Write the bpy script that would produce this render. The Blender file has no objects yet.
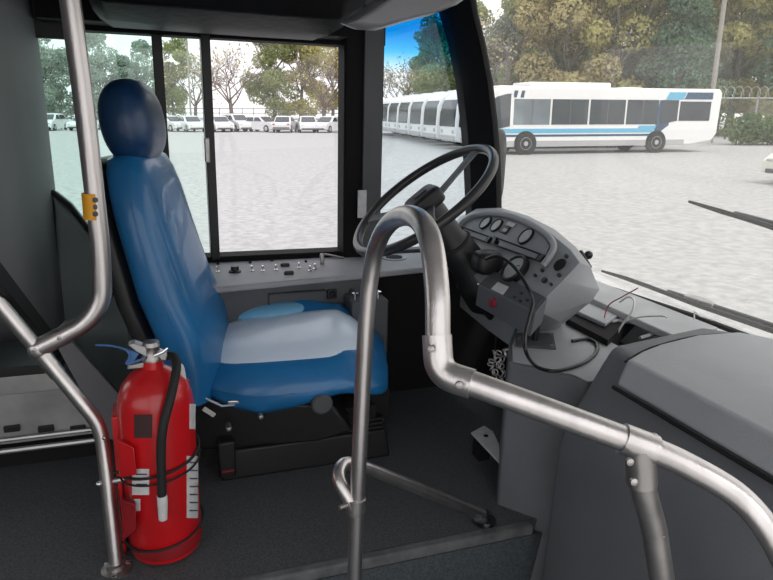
import bpy, bmesh, math, random
from math import sin, cos, pi, radians as R
from mathutils import Vector as V, Matrix
random.seed(7)
S = bpy.context.scene
COL = S.collection

# ------------------------------------------------------------------ camera
FPX = 640.0
YAW, PIT, ROL = R(19), R(15.6), R(1.5)
CAM = V((0, 0, 2.0))
fw = V((sin(YAW)*cos(PIT), cos(YAW)*cos(PIT), -sin(PIT)))
r0 = V((cos(YAW), -sin(YAW), 0)); u0 = r0.cross(fw)
rt = r0*cos(ROL)+u0*sin(ROL); up = -r0*sin(ROL)+u0*cos(ROL)
cd = bpy.data.cameras.new('camera'); co = bpy.data.objects.new('camera', cd); COL.objects.link(co)
cd.sensor_width = 36; cd.lens = 36*FPX/773; cd.clip_start = .02; cd.clip_end = 600
m = Matrix((rt, up, -fw)).transposed().to_4x4(); m.translation = CAM; co.matrix_world = m
S.camera = co

def ray(x, y): return fw+rt*((x-386.5)/FPX)+up*((290-y)/FPX)
def PX(x, y, v): d = ray(x, y); return CAM+d*((v-CAM.x)/d.x)
def PY(x, y, v): d = ray(x, y); return CAM+d*((v-CAM.y)/d.y)
def PZ(x, y, v): d = ray(x, y); return CAM+d*((v-CAM.z)/d.z)
def PL(x, y, q, n): d = ray(x, y); return CAM+d*((V(q)-CAM).dot(n)/d.dot(n))

# ------------------------------------------------------------------ materials
M = {}
def mat(name, col, rough=.5, metal=0, var=0, vs=8, bump=0, bs=60, coat=0, spec=.5, col2=None, stretch=None):
    m = bpy.data.materials.new(name); m.use_nodes = True
    nt = m.node_tree; b = nt.nodes['Principled BSDF']
    b.inputs['Base Color'].default_value = (*col, 1); b.inputs['Roughness'].default_value = rough
    b.inputs['Metallic'].default_value = metal; b.inputs['Coat Weight'].default_value = coat
    b.inputs['Specular IOR Level'].default_value = spec
    tc = nt.nodes.new('ShaderNodeTexCoord')
    src = tc.outputs['Object']
    if stretch:
        mp = nt.nodes.new('ShaderNodeMapping'); mp.inputs['Scale'].default_value = stretch
        nt.links.new(src, mp.inputs[0]); src = mp.outputs[0]
    if var or col2:
        n = nt.nodes.new('ShaderNodeTexNoise'); n.inputs['Scale'].default_value = vs; n.inputs['Detail'].default_value = 6
        nt.links.new(src, n.inputs['Vector'])
        r = nt.nodes.new('ShaderNodeValToRGB'); nt.links.new(n.outputs['Fac'], r.inputs[0])
        c2 = col2 if col2 else [c*(1+var) for c in col]
        c1 = col if col2 else [c*(1-var) for c in col]
        r.color_ramp.elements[0].position = .35; r.color_ramp.elements[1].position = .65
        r.color_ramp.elements[0].color = (*c1, 1); r.color_ramp.elements[1].color = (*c2, 1)
        nt.links.new(r.outputs[0], b.inputs['Base Color'])
    if bump:
        n = nt.nodes.new('ShaderNodeTexNoise'); n.inputs['Scale'].default_value = bs; n.inputs['Detail'].default_value = 4
        nt.links.new(src, n.inputs['Vector'])
        bp = nt.nodes.new('ShaderNodeBump'); bp.inputs['Strength'].default_value = bump; bp.inputs['Distance'].default_value = .01
        nt.links.new(n.outputs['Fac'], bp.inputs['Height']); nt.links.new(bp.outputs[0], b.inputs['Normal'])
    M[name] = m; return m

def glass(name, tint, gl=.06, rough=.02):
    m = bpy.data.materials.new(name); m.use_nodes = True; nt = m.node_tree; nt.nodes.clear()
    o = nt.nodes.new('ShaderNodeOutputMaterial'); t = nt.nodes.new('ShaderNodeBsdfTransparent')
    g = nt.nodes.new('ShaderNodeBsdfGlossy'); g.inputs['Roughness'].default_value = rough
    mx = nt.nodes.new('ShaderNodeMixShader'); mx.inputs[0].default_value = gl
    t.inputs[0].default_value = (*tint, 1)
    nt.links.new(t.outputs[0], mx.inputs[1]); nt.links.new(g.outputs[0], mx.inputs[2]); nt.links.new(mx.outputs[0], o.inputs[0])
    M[name] = m; return m

mat('grey_plastic', (.13, .137, .148), .55, var=.08, vs=4, bump=.15, bs=250)
mat('light_plastic', (.34, .352, .37), .5, var=.07, vs=5, bump=.15, bs=250)  # grey raised to carry the windshield light on the dash lid
mat('console_grey', (.3, .303, .325), .55, var=.08, vs=6, bump=.1, bs=250)
mat('panel_dark', (.075, .078, .085), .6, var=.1, vs=3, bump=.1, bs=200)
mat('ceiling_white', (.5, .5, .5), .6)
mat('partition_grey', (.165, .162, .175), .6, var=.06, vs=3)
mat('shroud_green', (.22, .27, .265), .6, var=.1, vs=4)
mat('black_plastic', (.012, .012, .013), .45, bump=.1, bs=200)
mat('black_gloss', (.008, .008, .009), .3, bump=.2, bs=30)
mat('black_pad', (.006, .006, .007), .5, bump=.2, bs=30, spec=.15)
mat('black_matte', (.007, .007, .008), .7, spec=.15)
mat('wheel_rubber', (.03, .03, .031), .32)
mat('black_rubber', (.012, .012, .012), .7)
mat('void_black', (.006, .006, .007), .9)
mat('floor_vinyl', (.076, .082, .088), .75, var=.28, vs=160, bump=.25, bs=300)
mat('aisle_vinyl', (.06, .07, .078), .7, var=.3, vs=160, bump=.2, bs=300)
mat('edge_trim', (.11, .115, .115), .6, var=.3, vs=20)
mat('steel', (.62, .585, .57), .33, 1, var=.08, vs=30, bump=.05, bs=200, stretch=(1, 1, .15))
mat('dull_steel', (.42, .40, .385), .42, 1, var=.15, vs=20)
mat('alu', (.5, .5, .49), .4, .8, var=.1, vs=12)
mat('panel_metal', (.36, .36, .36), .5, .3, var=.25, vs=5)
mat('chrome', (.75, .75, .75), .15, 1)
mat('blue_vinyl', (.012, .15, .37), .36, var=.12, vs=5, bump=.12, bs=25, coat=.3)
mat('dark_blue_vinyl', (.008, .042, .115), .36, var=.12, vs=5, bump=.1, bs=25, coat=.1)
mat('pale_sheen_vinyl', (.74, .85, .98), .32, var=.04, vs=6, bump=.1, bs=30, coat=.3)  # paler insert vinyl, with the sky reflection painted into its colour
mat('blue_sheen_vinyl', (.16, .42, .65), .36, var=.08, vs=5, bump=.1, bs=25)  # seat blue lightened to paint the sky gloss on the far bolster
mat('piping', (.45, .55, .65), .5)
mat('red_paint', (.55, .008, .012), .3, var=.15, vs=6, coat=.3)
mat('dark_red', (.25, .008, .012), .45, var=.2, vs=10)
mat('red_tag', (.3, .02, .04), .5)
mat('grime', (.05, .02, .02), .7)
mat('white_label', (.62, .62, .62), .6, var=.08, vs=40)
mat('print_ink', (.08, .08, .1), .6)
mat('yellow_label', (.75, .34, .01), .5)
mat('blue_tag', (.05, .14, .35), .4)
mat('gauge_face', (.42, .43, .42), .35, var=.08, vs=30)
mat('lcd', (.28, .3, .26), .3)
mat('white_cable', (.85, .85, .85), .5)
mat('pink_cable', (.45, .12, .16), .5)
mat('sill_paint', (.42, .43, .44), .6, var=.12, vs=6)
mat('mirror_grey', (.2, .2, .21), .28, var=.1, vs=4)
mat('gravel', (.36, .355, .347), .95, col2=(.48, .475, .465), vs=7, bump=.4, bs=18)
mat('white_paint', (.8, .8, .8), .3, var=.02)
mat('bus_skirt', (.42, .42, .42), .5)
mat('bus_glass', (.03, .04, .048), .12, var=.3, vs=.8)
mat('bus_glass_pale', (.16, .19, .21), .2, var=.3, vs=.8)
mat('bus_blue', (.12, .42, .62), .4)
mat('bus_navy', (.03, .07, .13), .4)
mat('tyre', (.02, .02, .02), .8)
mat('rim', (.5, .5, .5), .4, .5)
mat('car_white', (.75, .75, .75), .25)
mat('car_cream', (.68, .67, .6), .3)
mat('car_silver', (.5, .5, .52), .3, .3)
mat('car_glass', (.05, .06, .07), .1)
mat('car_trim', (.09, .09, .09), .5)
mat('tail_red', (.4, .02, .02), .3)
mat('bark', (.17, .15, .13), .9, var=.3, vs=5)
mat('twig', (.17, .125, .115), .9)
mat('wood_pole', (.33, .31, .28), .8, var=.1)
mat('fence_metal', (.42, .43, .42), .5, .5)
mat('far_fence', (.12, .12, .11), .8)
glass('pane_green', (.8, .915, .89), .05); glass('pane_mid', (.88, .93, .92), .04)
glass('pane_clear', (.93, .92, .93), .03)
glass('pane_quarter', (.86, .9, .92), .04)
glass('pane_front', (.92, .917, .905), .03)
def dusty(name, amt):
    nt = M[name].node_tree; o = nt.nodes['Material Output']; src = o.inputs[0].links[0].from_socket
    t = nt.nodes.new('ShaderNodeBsdfTranslucent'); t.inputs[0].default_value = (.9, .9, .88, 1)
    mx = nt.nodes.new('ShaderNodeMixShader'); mx.inputs[0].default_value = amt
    nt.links.new(src, mx.inputs[1]); nt.links.new(t.outputs[0], mx.inputs[2]); nt.links.new(mx.outputs[0], o.inputs[0])
dusty('pane_front', .045)
glass('tint_blue', (.04, .42, .74), .04); glass('tint_mid', (.35, .68, .85), .02); glass('tint_light', (.68, .85, .93), .02)

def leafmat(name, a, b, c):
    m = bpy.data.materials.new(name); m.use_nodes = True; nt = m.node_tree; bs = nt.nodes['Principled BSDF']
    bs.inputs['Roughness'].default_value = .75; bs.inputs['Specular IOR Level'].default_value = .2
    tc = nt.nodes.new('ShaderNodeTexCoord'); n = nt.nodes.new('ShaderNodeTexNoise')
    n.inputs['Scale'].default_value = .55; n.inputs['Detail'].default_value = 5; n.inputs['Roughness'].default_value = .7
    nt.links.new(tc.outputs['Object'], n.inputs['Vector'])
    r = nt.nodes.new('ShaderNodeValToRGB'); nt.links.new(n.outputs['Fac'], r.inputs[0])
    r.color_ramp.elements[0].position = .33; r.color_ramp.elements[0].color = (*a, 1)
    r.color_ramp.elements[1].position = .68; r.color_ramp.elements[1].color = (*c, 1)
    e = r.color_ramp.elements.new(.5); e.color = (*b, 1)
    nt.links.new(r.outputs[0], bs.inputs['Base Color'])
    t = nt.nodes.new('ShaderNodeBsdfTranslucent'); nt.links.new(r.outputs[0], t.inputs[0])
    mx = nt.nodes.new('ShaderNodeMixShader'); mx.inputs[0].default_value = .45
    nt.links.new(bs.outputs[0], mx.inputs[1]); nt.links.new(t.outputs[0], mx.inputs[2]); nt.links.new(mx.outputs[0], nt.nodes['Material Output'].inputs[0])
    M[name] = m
leafmat('leaf_yellow', (.36, .36, .14), (.58, .54, .24), (.72, .66, .34))
leafmat('leaf_green', (.24, .29, .13), (.38, .42, .2), (.52, .52, .28))
leafmat('leaf_dark', (.1, .19, .12), (.17, .27, .17), (.26, .35, .22))
leafmat('leaf_rust', (.4, .33, .18), (.55, .48, .26), (.64, .58, .34))
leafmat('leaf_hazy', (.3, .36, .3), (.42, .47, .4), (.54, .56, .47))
leafmat('hedge_leaf', (.1, .15, .07), (.2, .26, .12), (.34, .37, .18))

# ------------------------------------------------------------------ mesh helpers
def sgn(a): return -1 if a < 0 else 1
def frame(d):
    d = d.normalized(); a = V((0, 0, 1)) if abs(d.z) < .9 else V((1, 0, 0))
    u = d.cross(a).normalized(); return u, d.cross(u).normalized()
def rounded(path, r, n=6):
    P = [V(p) for p in path]; out = [P[0]]
    for i in range(1, len(P)-1):
        a, b, c = P[i-1], P[i], P[i+1]
        ra = min(r, (a-b).length*.49, (c-b).length*.49)
        s = b+(a-b).normalized()*ra; e = b+(c-b).normalized()*ra
        for k in range(n+1):
            t = k/n; out.append(s*(1-t)**2+b*2*t*(1-t)+e*t*t)
    return out+[P[-1]]
def catmull(path, n=6):
    P = [V(p) for p in path]; P = [P[0]*2-P[1]]+P+[P[-1]*2-P[-2]]; out = []
    for i in range(1, len(P)-2):
        a, b, c, d = P[i-1:i+3]
        for k in range(n):
            t = k/n; out.append(.5*((2*b)+(c-a)*t+(2*a-5*b+4*c-d)*t*t+(3*b-a-3*c+d)*t**3))
    return out+[P[-2]]

class MB:
    def __init__(s): s.v = []; s.f = []
    def add(s, vs, fs):
        o = len(s.v); s.v += [V(v) for v in vs]; s.f += [tuple(i+o for i in f) for f in fs]; return s
    def box(s, c, d, rz=0, mt=None):
        x, y, z = [k/2 for k in d]; c = V(c); vs = []
        for k in range(8):
            p = V(((x if k & 1 else -x), (y if k & 2 else -y), (z if k & 4 else -z)))
            if rz: p = Matrix.Rotation(rz, 3, 'Z')@p
            if mt: p = mt@p
            vs.append(c+p)
        return s.add(vs, [(0, 2, 3, 1), (4, 5, 7, 6), (0, 1, 5, 4), (2, 6, 7, 3), (0, 4, 6, 2), (1, 3, 7, 5)])
    def bb(s, a, b): return s.box([(a[i]+b[i])/2 for i in range(3)], [abs(b[i]-a[i]) for i in range(3)])
    def loft(s, rings, cap=True, closed=False):
        n = len(rings[0]); vs = [p for r in rings for p in r]; fs = []
        m = len(rings)
        for i in range(m if closed else m-1):
            for j in range(n):
                k = (j+1) % n; i2 = (i+1) % m
                fs.append((i*n+j, i*n+k, i2*n+k, i2*n+j))
        if cap and not closed: fs += [tuple(reversed(range(n))), tuple(range((m-1)*n, m*n))]
        return s.add(vs, fs)
    def prism(s, poly, vec): vec = V(vec); return s.loft([[V(p) for p in poly], [V(p)+vec for p in poly]])
    def tube(s, path, r, n=14, closed=False, sx=1):
        P = [V(p) for p in path]; rings = []; u = None
        rr = r if isinstance(r, (list, tuple)) else [r]*len(P)
        for i, p in enumerate(P):
            if closed: d = P[(i+1) % len(P)]-P[i-1]
            else: d = (P[min(i+1, len(P)-1)]-P[max(i-1, 0)])
            d.normalize()
            if u is None: u, _ = frame(d)
            u = (u-d*u.dot(d)).normalized(); w = d.cross(u)
            rings.append([p+(u*cos(2*pi*j/n)*sx+w*sin(2*pi*j/n))*rr[i] for j in range(n)])
        return s.loft(rings, closed=closed)
    def cyl(s, a, b, r, r2=None, n=24): return s.tube([a, b], [r, r if r2 is None else r2], n)
    def lathe(s, prof, o, axis=(0, 0, 1), n=32):
        o = V(o); ax = V(axis).normalized(); u, w = frame(ax)
        rings = [[o+ax*z+(u*cos(2*pi*j/n)+w*sin(2*pi*j/n))*max(r, 1e-4) for j in range(n)] for r, z in prof]
        return s.loft(rings)
    def sup(s, c, d, e=.6, e2=None, nu=32, nv=16, warp=None, mt=None):
        e2 = e if e2 is None else e2; c = V(c); rings = []
        f = lambda a, p: sgn(a)*abs(a)**p
        for i in range(nv+1):
            ph = -pi/2+pi*(i+.02)/(nv+.04); ring = []
            for j in range(nu):
                th = 2*pi*j/nu
                p = V((d[0]*f(cos(ph), e2)*f(cos(th), e), d[1]*f(cos(ph), e2)*f(sin(th), e), d[2]*f(sin(ph), e2)))
                if warp: p = warp(p)
                if mt: p = mt@p
                ring.append(c+p)
            rings.append(ring)
        return s.loft(rings)
    def torus(s, c, n_, R_, r, a0=0, a1=2*pi, nn=48):
        u, w = frame(V(n_)); c = V(c)
        return s.tube([c+(u*cos(2*pi*k/nn)+w*sin(2*pi*k/nn))*R_ for k in range(nn)], r, 10, closed=True)
    def xf(s, mt): s.v = [mt@v for v in s.v]; return s
    def build(s, name, mt, parent=None, bevel=0, smooth=True, sub=0, label=None, seg=2):
        me = bpy.data.meshes.new(name); off = parent.matrix_world.translation.copy() if parent else V((0, 0, 0))
        if parent:
            q = parent; off = V((0, 0, 0))
            while q: off += q.location; q = q.parent
        me.from_pydata([v-off for v in s.v], [], s.f)
        bm = bmesh.new(); bm.from_mesh(me); bmesh.ops.remove_doubles(bm, verts=bm.verts, dist=1e-5)
        bmesh.ops.recalc_face_normals(bm, faces=bm.faces); bm.to_mesh(me); bm.free()
        me.materials.append(M[mt]); o = bpy.data.objects.new(name, me); COL.objects.link(o)
        if parent: o.parent = parent
        if bevel:
            b = o.modifiers.new('bevel', 'BEVEL'); b.width = bevel; b.segments = seg; b.limit_method = 'ANGLE'; b.angle_limit = R(35)
        if sub:
            b = o.modifiers.new('sub', 'SUBSURF'); b.levels = b.render_levels = sub
        if smooth:
            for p in me.polygons: p.use_smooth = True
            me.set_sharp_from_angle(angle=R(40))
        if label: o['label'] = label
        return o

def tag(o, label, cat, group=None, kind=None):
    o['label'] = label; o['category'] = cat
    if group: o['group'] = group
    if kind: o['kind'] = kind
    return o
def empty(name, loc, label=None, cat=None, group=None):
    o = bpy.data.objects.new(name, None); COL.objects.link(o); o.location = loc; o.empty_display_size = .1
    if label: tag(o, label, cat, group)
    return o
def struct(o, label=None):
    o['kind'] = 'structure'
    if label: o['label'] = label
    return o
def copy_tree(o, parent=None):
    c = o.copy(); COL.objects.link(c)
    if parent: c.parent = parent
    for ch in list(o.children): copy_tree(ch, c)
    return c

ZP = .87      # driver platform
ZA = .55      # aisle floor
YW = 2.5      # inner face of driver side wall
SILL = 1.435; HEAD = 2.243

# ================================================================== BUS SHELL
b = MB().bb((-6, 1.38, ZP-.04), (1.62, YW, ZP)); struct(b.build('floor', 'floor_vinyl'), 'dark speckled vinyl driver platform')
b = MB().bb((-6, -.15, ZA-.05), (1.62, 1.40, ZA)); b.bb((-6, 1.36, ZA), (1.0, 1.38, ZP-.035))
o = struct(b.build('floor', 'aisle_vinyl'), 'dark lower aisle floor beside the platform'); o.name = 'floor_aisle'
b = MB().bb((-3, 1.352, ZP-.03), (.93, 1.382, ZP+.003)); struct(b.build('trim_1', 'edge_trim', bevel=.006), 'worn edge strip of the platform step')
# driver side wall: below, above and beside the windows
b = MB(); b.bb((-6, YW, .35), (1.62, YW+.05, SILL)); b.bb((-6, YW, HEAD), (.83, YW+.05, 2.75)); b.bb((.8, YW, 2.52), (1.3, YW+.05, 2.75)); b.bb((.8, YW, 1.3), (1.27, YW+.05, SILL-.03))
b.bb((-1.0, YW, SILL), (-.62, YW+.05, HEAD)); b.bb((-3.0, YW, SILL), (-2.9, YW+.05, HEAD)); b.bb((-6, YW, SILL), (-5, YW+.05, HEAD))
struct(b.build('wall_left', 'panel_dark'))
b = MB(); b.bb((-6, -.2, .35), (-.55, -.15, 1.3)); b.bb((-6, -.2, 2.35), (-.55, -.15, 2.75)); b.bb((-.55, -.2, 2.5), (1.62, -.15, 2.75))
b.bb((-.65, -.2, .35), (-.55, -.15, 2.75)); b.bb((1.35, -.2, .35), (1.62, -.15, 2.75)); b.bb((-3, -.2, 1.4), (-2.9, -.15, 2.2))
b.bb((-6, -.2, 1.4), (-5, -.15, 2.2))
struct(b.build('wall_right', 'ceiling_white'))
b = MB().bb((-6.05, -.2, .35), (-6, YW+.05, 2.75)); struct(b.build('wall_back', 'ceiling_white'))
b = MB().bb((-6, -.2, 2.7), (1.72, YW+.05, 2.78)); struct(b.build('ceiling', 'ceiling_white'))
# front end below and above the windshield
b = MB().bb((1.60, -.2, .35), (1.70, YW+.05, 1.36)); b.bb((1.60, -.2, 2.55), (1.70, YW+.05, 2.78))
struct(b.build('wall_front', 'white_paint'))

# sliding driver window
w = empty('window_1', (.1, YW, SILL)); struct(w, 'black framed sliding driver window')
def wx(x, y=150, Y=YW): return PY(x, y, Y).x
f = MB(); Yf0, Yf1 = YW-.03, YW+.06
f.bb((-.62, Yf0, SILL-.03), (.67, Yf1, SILL+.012)); f.bb((-.62, Yf0, HEAD-.01), (.67, Yf1, HEAD+.03))
f.bb((-.62, Yf0, SILL), (-.58, Yf1, HEAD))
f.build('frame', 'black_matte', w, bevel=.004)
X1a, X1b = wx(159), wx(169); X2a, X2b = wx(205.5), wx(214.5)
MB().bb((X1a, Yf0+.01, SILL), (X1b, Yf1-.01, HEAD)).build('sash_post', 'black_plastic', w, bevel=.003)
MB().bb((X2a, Yf0-.005, SILL), (X2b, Yf1-.01, HEAD)).build('sash_post', 'black_plastic', w, bevel=.003)
zz = PY(204, 150, YW-.04).z
MB().bb((X2a-.006, Yf0-.025, zz-.045), (X2a+.012, Yf0, zz+.045)).build('latch', 'dull_steel', w, bevel=.004)
MB().bb((-.58, YW+.012, SILL), (X1b-.01, YW+.018, HEAD)).build('pane', 'pane_green', w)
MB().bb((X1b-.005, YW+.02, SILL), (X2a+.01, YW+.026, HEAD)).build('pane', 'pane_mid', w)
MB().bb((X2a, YW+.03, SILL), (.66, YW+.036, HEAD)).build('pane', 'pane_clear', w)
# wide post between side window and quarter window
b = MB(); xa, xb = .655, .812
b.bb((xa, YW-.05, .9), (xb, YW+.055, 2.7)); struct(b.build('trim_2', 'black_matte', bevel=.008), 'wide black post behind the steering wheel')
b = MB(); b.bb((.728, YW-.062, .9), (.804, YW-.048, 2.7)); struct(b.build('trim_3', 'panel_dark', bevel=.004), 'grey cover strip on the wide post')
p = PY(362, 204, YW-.066)
tag(MB().bb((p.x-.018, YW-.069, p.z-.055), (p.x+.018, YW-.0625, p.z+.055)).build('notice_plate', 'white_label', bevel=.002), 'small pale grey plate on the wide black window post', 'plate')

# A pillar (curved) from sill to roof
def arcp(pts, Y): return [PY(x, y, Y) for x, y in pts]
lft = [(436, -25), (446, 12), (455, 45), (462, 82), (467, 125), (470, 165), (472, 215), (474, 250)]
rgt = [(466, -45), (476, 12), (484, 45), (491, 82), (496, 125), (499, 165), (500, 215), (500, 250)]
L = arcp(lft, YW-.04); Rr = arcp(rgt, YW-.12)
b = MB(); rings = []
for a, c in zip(L, Rr):
    rings.append([a, a+V((.012, .09, 0)), c+V((.03, .16, 0)), c+V((.02, .02, 0)), c, c+V((-.02, -.01, 0)), a.lerp(c, .35)+V((0, -.02, 0))])
b.loft(rings); struct(b.build('trim_4', 'black_matte'), 'curved black front pillar')
# quarter window
q = empty('window_2', (.95, YW, SILL)); struct(q, 'quarter window with blue sun band')
zt = PY(415, 62, YW+.02)
glq = [V((.8, YW+.02, SILL-.02))]+[V((p.x+.02, YW+.02, p.z)) for p in reversed(L)]
cut = PY(405, 74, YW+.02).z; cut2 = cut
low = [V((.8, YW+.02, SILL-.03)), V((1.26, YW+.02, SILL-.03)), V((1.26, YW+.02, 1.8)), V((1.24, YW+.02, 2.0)), V((1.21, YW+.02, cut2)), V((.8, YW+.02, cut))]
MB().prism(low, (0, .006, 0)).build('pane', 'pane_quarter', q)
top = [V((.8, YW+.02, cut)), V((1.21, YW+.02, cut2)), V((1.14, YW+.02, 2.5)), V((.8, YW+.02, 2.5))]
sb = MB().prism(top, (0, .006, 0)).build('sun_band', 'tint_blue', q, label='blue tinted upper band')
nt = M['tint_blue'].node_tree; tcn = nt.nodes.new('ShaderNodeTexCoord'); sxn = nt.nodes.new('ShaderNodeSeparateXYZ'); mr_ = nt.nodes.new('ShaderNodeMapRange'); rmp = nt.nodes.new('ShaderNodeValToRGB')
mr_.inputs['From Min'].default_value = cut-SILL; mr_.inputs['From Max'].default_value = cut-SILL+.16
nt.links.new(tcn.outputs['Object'], sxn.inputs[0]); nt.links.new(sxn.outputs['Z'], mr_.inputs['Value']); nt.links.new(mr_.outputs[0], rmp.inputs[0])
rmp.color_ramp.elements[0].color = (.84, .89, .92, 1); rmp.color_ramp.elements[1].color = (.03, .42, .74, 1)
e_ = rmp.color_ramp.elements.new(.55); e_.color = (.2, .6, .84, 1)
nt.links.new(rmp.outputs[0], [n for n in nt.nodes if n.type == 'BSDF_TRANSPARENT'][0].inputs[0])
b = MB(); b.bb((.82, YW-.03, SILL-.06), (1.28, YW+.05, SILL-.02)); b.build('frame', 'black_plastic', q, bevel=.004)
# windshield: one curved pane
w3 = empty('window_3', (1.66, 1.2, 1.36)); struct(w3, 'large curved windshield')
ys = [YW-.02, YW-.08, YW-.2, YW-.45, 1.6, 1.1, .6, .2, -.15]; xs = [1.27, 1.36, 1.48, 1.585, 1.65, 1.67, 1.65, 1.6, 1.5]
def wring(z, dx): return [V((x-dx-(z-1.36)*.06, y, z)) for x, y in zip(xs, ys)]
b = MB(); a_, b_ = wring(1.36, 0), wring(2.56, 0)
a2, b2 = wring(1.36, .006), wring(2.56, .006)
n = len(a_); vs = a_+b_+a2+b2; fs = []
for i in range(n-1): fs += [(i, i+1, n+i+1, n+i), (2*n+i, 3*n+i, 3*n+i+1, 2*n+i+1)]
b.add(vs, fs); b.build('pane', 'pane_front', w3)
b = MB(); b.tube([p+V((-.005, 0, .0)) for p in a_], .014, 8); b.build('gasket', 'black_rubber', w3)

# partition behind the driver (edge of wall and slanting lower edge)
xp = -.372
pt = lambda x, y, X=xp: PX(x, y, X)
poly = [V((xp, YW-.005, 2.7)), V((xp, YW-.005, 1.16)), pt(52, 334), pt(0, 268), V((xp, 1.2, 2.0)), V((xp, 1.2, 2.7))]
poly[1] = V((xp, YW-.005, pt(58, 343).z))
pa = empty('driver_partition', (xp, 2.2, 1.1), 'flat dark grey partition panel behind the driver seat with slanting lower edge', 'partition')
MB().prism(poly, (-.02, 0, 0)).build('panel', 'partition_grey', pa, bevel=.003)
e0, e1 = pt(60, 348), pt(-25, 240)
b = MB(); d = (e0-e1).normalized(); nrm = V((1, 0, 0)).cross(d)
if nrm.z > 0: nrm = -nrm
b.prism([e1, e0, e0+nrm*.05, e1+nrm*.05], (.016, 0, 0)); b.build('edge_strip', 'black_rubber', pa, bevel=.003, label='black rubber edge strip')
MB().tube([pt(40, 340)+V((.02, 0, 0)), pt(60, 328)+V((.05, 0, 0))], .01, 8).build('bracket', 'black_plastic', pa)
tb = MB(); a, c = pt(37, 27), pt(60, 27)
tb.bb((xp-.02, YW-.05, 2.2), (xp+.09, YW-.02, 2.5)); tb.build('top_bracket', 'black_plastic', pa, bevel=.004)

# moulded shroud below the window corner
sh = [(52, 192), (70, 206), (92, 234), (118, 262), (129, 292), (136, 330), (137, 420), (112, 420), (58, 346)]
P0 = [PY(x, y, 2.42) for x, y in sh]
s_ = empty('corner_shroud', (-.25, 2.45, ZP), 'green grey moulded cover below the window corner behind the driver seat', 'cover panel')
b = MB(); rings = [[p+V((0, .08, 0)) for p in P0], P0, [P0[i].lerp(sum(P0, V())/len(P0), .12)+V((0, -.035, 0)) for i in range(len(P0))]]
b.loft(rings); b.build('shell', 'shroud_green', s_, bevel=.008)
b = MB(); b.tube([p+V((0, -.012, .004)) for p in P0[:5]], .009, 8); b.build('edge_gasket', 'black_rubber', s_)
b = MB(); b.tube([PY(68, 342, 2.37), PY(92, 372, 2.37), PY(122, 404, 2.37)], .004, 6); b.build('seam', 'black_plastic', s_)
c = PY(110, 296, 2.37)
MB().box(c, (.014, .02, .035), mt=Matrix.Rotation(.5, 3, 'Y')).build('latch', 'black_plastic', s_, bevel=.003)
# lower panel between shroud and floor
b = MB(); b.prism([PY(58, 349, 2.03), PY(72, 342, 2.03), PY(128, 404, 2.03), PY(128, 446, 2.03), PY(106, 438, 2.03)], (0, .025, 0))
tag(b.build('kick_panel', 'partition_grey', bevel=.004), 'dark slanting kick panel behind the fire extinguisher', 'panel')

# equipment box behind the partition with silver trim
YB = 2.06
bx = empty('equipment_box', (-.7, YB, ZP), 'pale grey metal box with silver rails low behind the left grab pole', 'box')
zt_, zb_ = PY(40, 364, YB).z, PY(40, 434, YB).z; xr_ = PY(97, 434, YB).x; xl_ = PY(62, 364, YB).x
MB().bb((-1.6, YB-.01, zt_-.03), (xl_, 2.3, zt_+.0)).build('lid', 'black_plastic', bx, bevel=.003)
MB().prism([V((-1.6, YB, zb_-.02)), V((xr_, YB, zb_-.02)), V((xr_, YB, zb_+.01)), V((xl_, YB, zt_-.028)), V((-1.6, YB, zt_-.028))], (0, .2, 0)).build('front', 'panel_metal', bx)
zm = PY(40, 391, YB).z
MB().bb((-1.6, YB-.006, zm), (xl_-.005, YB+.01, zt_-.03)).build('upper_band', 'alu', bx, bevel=.002)
for k, dz in enumerate((0, -.038)):
    MB().tube([V((-1.6, YB-.012, zb_+dz)), V((xr_+.01, YB-.012, zb_+dz))], .009 if k else .007, 8).build('rail', 'alu', bx)
MB().bb((-1.6, YB+.05, ZP), (xr_-.01, 2.28, zb_-.02)).build('base', 'void_black', bx)
for x in (12, 46, 78):
    p = PY(x, 430, YB-.008); MB().bb((p.x-.022, YB-.012, p.z-.006), (p.x+.022, YB, p.z+.014)).build('clip', 'black_plastic', bx, bevel=.002)

# overhead padded console
oh = empty('overhead_console', (.3, 2.2, 2.2), 'black padded overhead console above the driver side window', 'overhead console')
b = MB()
def ring(x, zb, k):
    pr = [(2.49, zb+.03), (2.3, zb+.005), (2.05, zb), (1.93, zb+.03), (1.88, zb+.10), (1.90, zb+.22), (1.97, 2.69), (2.49, 2.69)]
    cz = 2.5; return [V((x, 2.49+(y-2.49)*k, cz+(z-cz)*k)) for y, z in pr]
b.loft([ring(-.175, 2.235, .86), ring(-.165, 2.235, .95), ring(-.13, 2.225, 1), ring(.3, 2.222, 1), ring(.5, 2.222, 1), ring(.58, 2.26, .96), ring(.62, 2.33, .9)])
b.build('pad', 'black_pad', oh, bevel=.012, seg=3)
b = MB().bb((-.35, 2.33, HEAD+.006), (.64, 2.49, HEAD+.4)); b.build('backing', 'black_matte', oh)
b = MB().bb((-.12, 1.874, 2.33), (.5, 1.882, 2.335)); b.build('seam', 'panel_dark', oh)

# interior mirror at the top
mr = empty('interior_mirror', (.72, 1.7, 2.33), 'grey wedge shaped mirror housing hanging under the dark ceiling', 'mirror')
Ym = 1.7
outl = [(344, 25), (356, 30), (374, 31), (405, 22), (432, 15), (456, 5), (474, -8), (470, -30), (420, -28), (385, -2), (362, 14)]
Pm = [PY(x, y, Ym) for x, y in outl]
cen = sum(Pm, V())/len(Pm)
b = MB(); b.loft([[p.lerp(cen, .15)+V((0, -.03, 0)) for p in Pm], [p+V((0, -.005, 0)) for p in Pm], [p+V((0, .05, .01)) for p in Pm], [p.lerp(cen, .3)+V((0, .09, .01)) for p in Pm]])
b.build('housing', 'mirror_grey', mr, bevel=.006)

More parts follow.
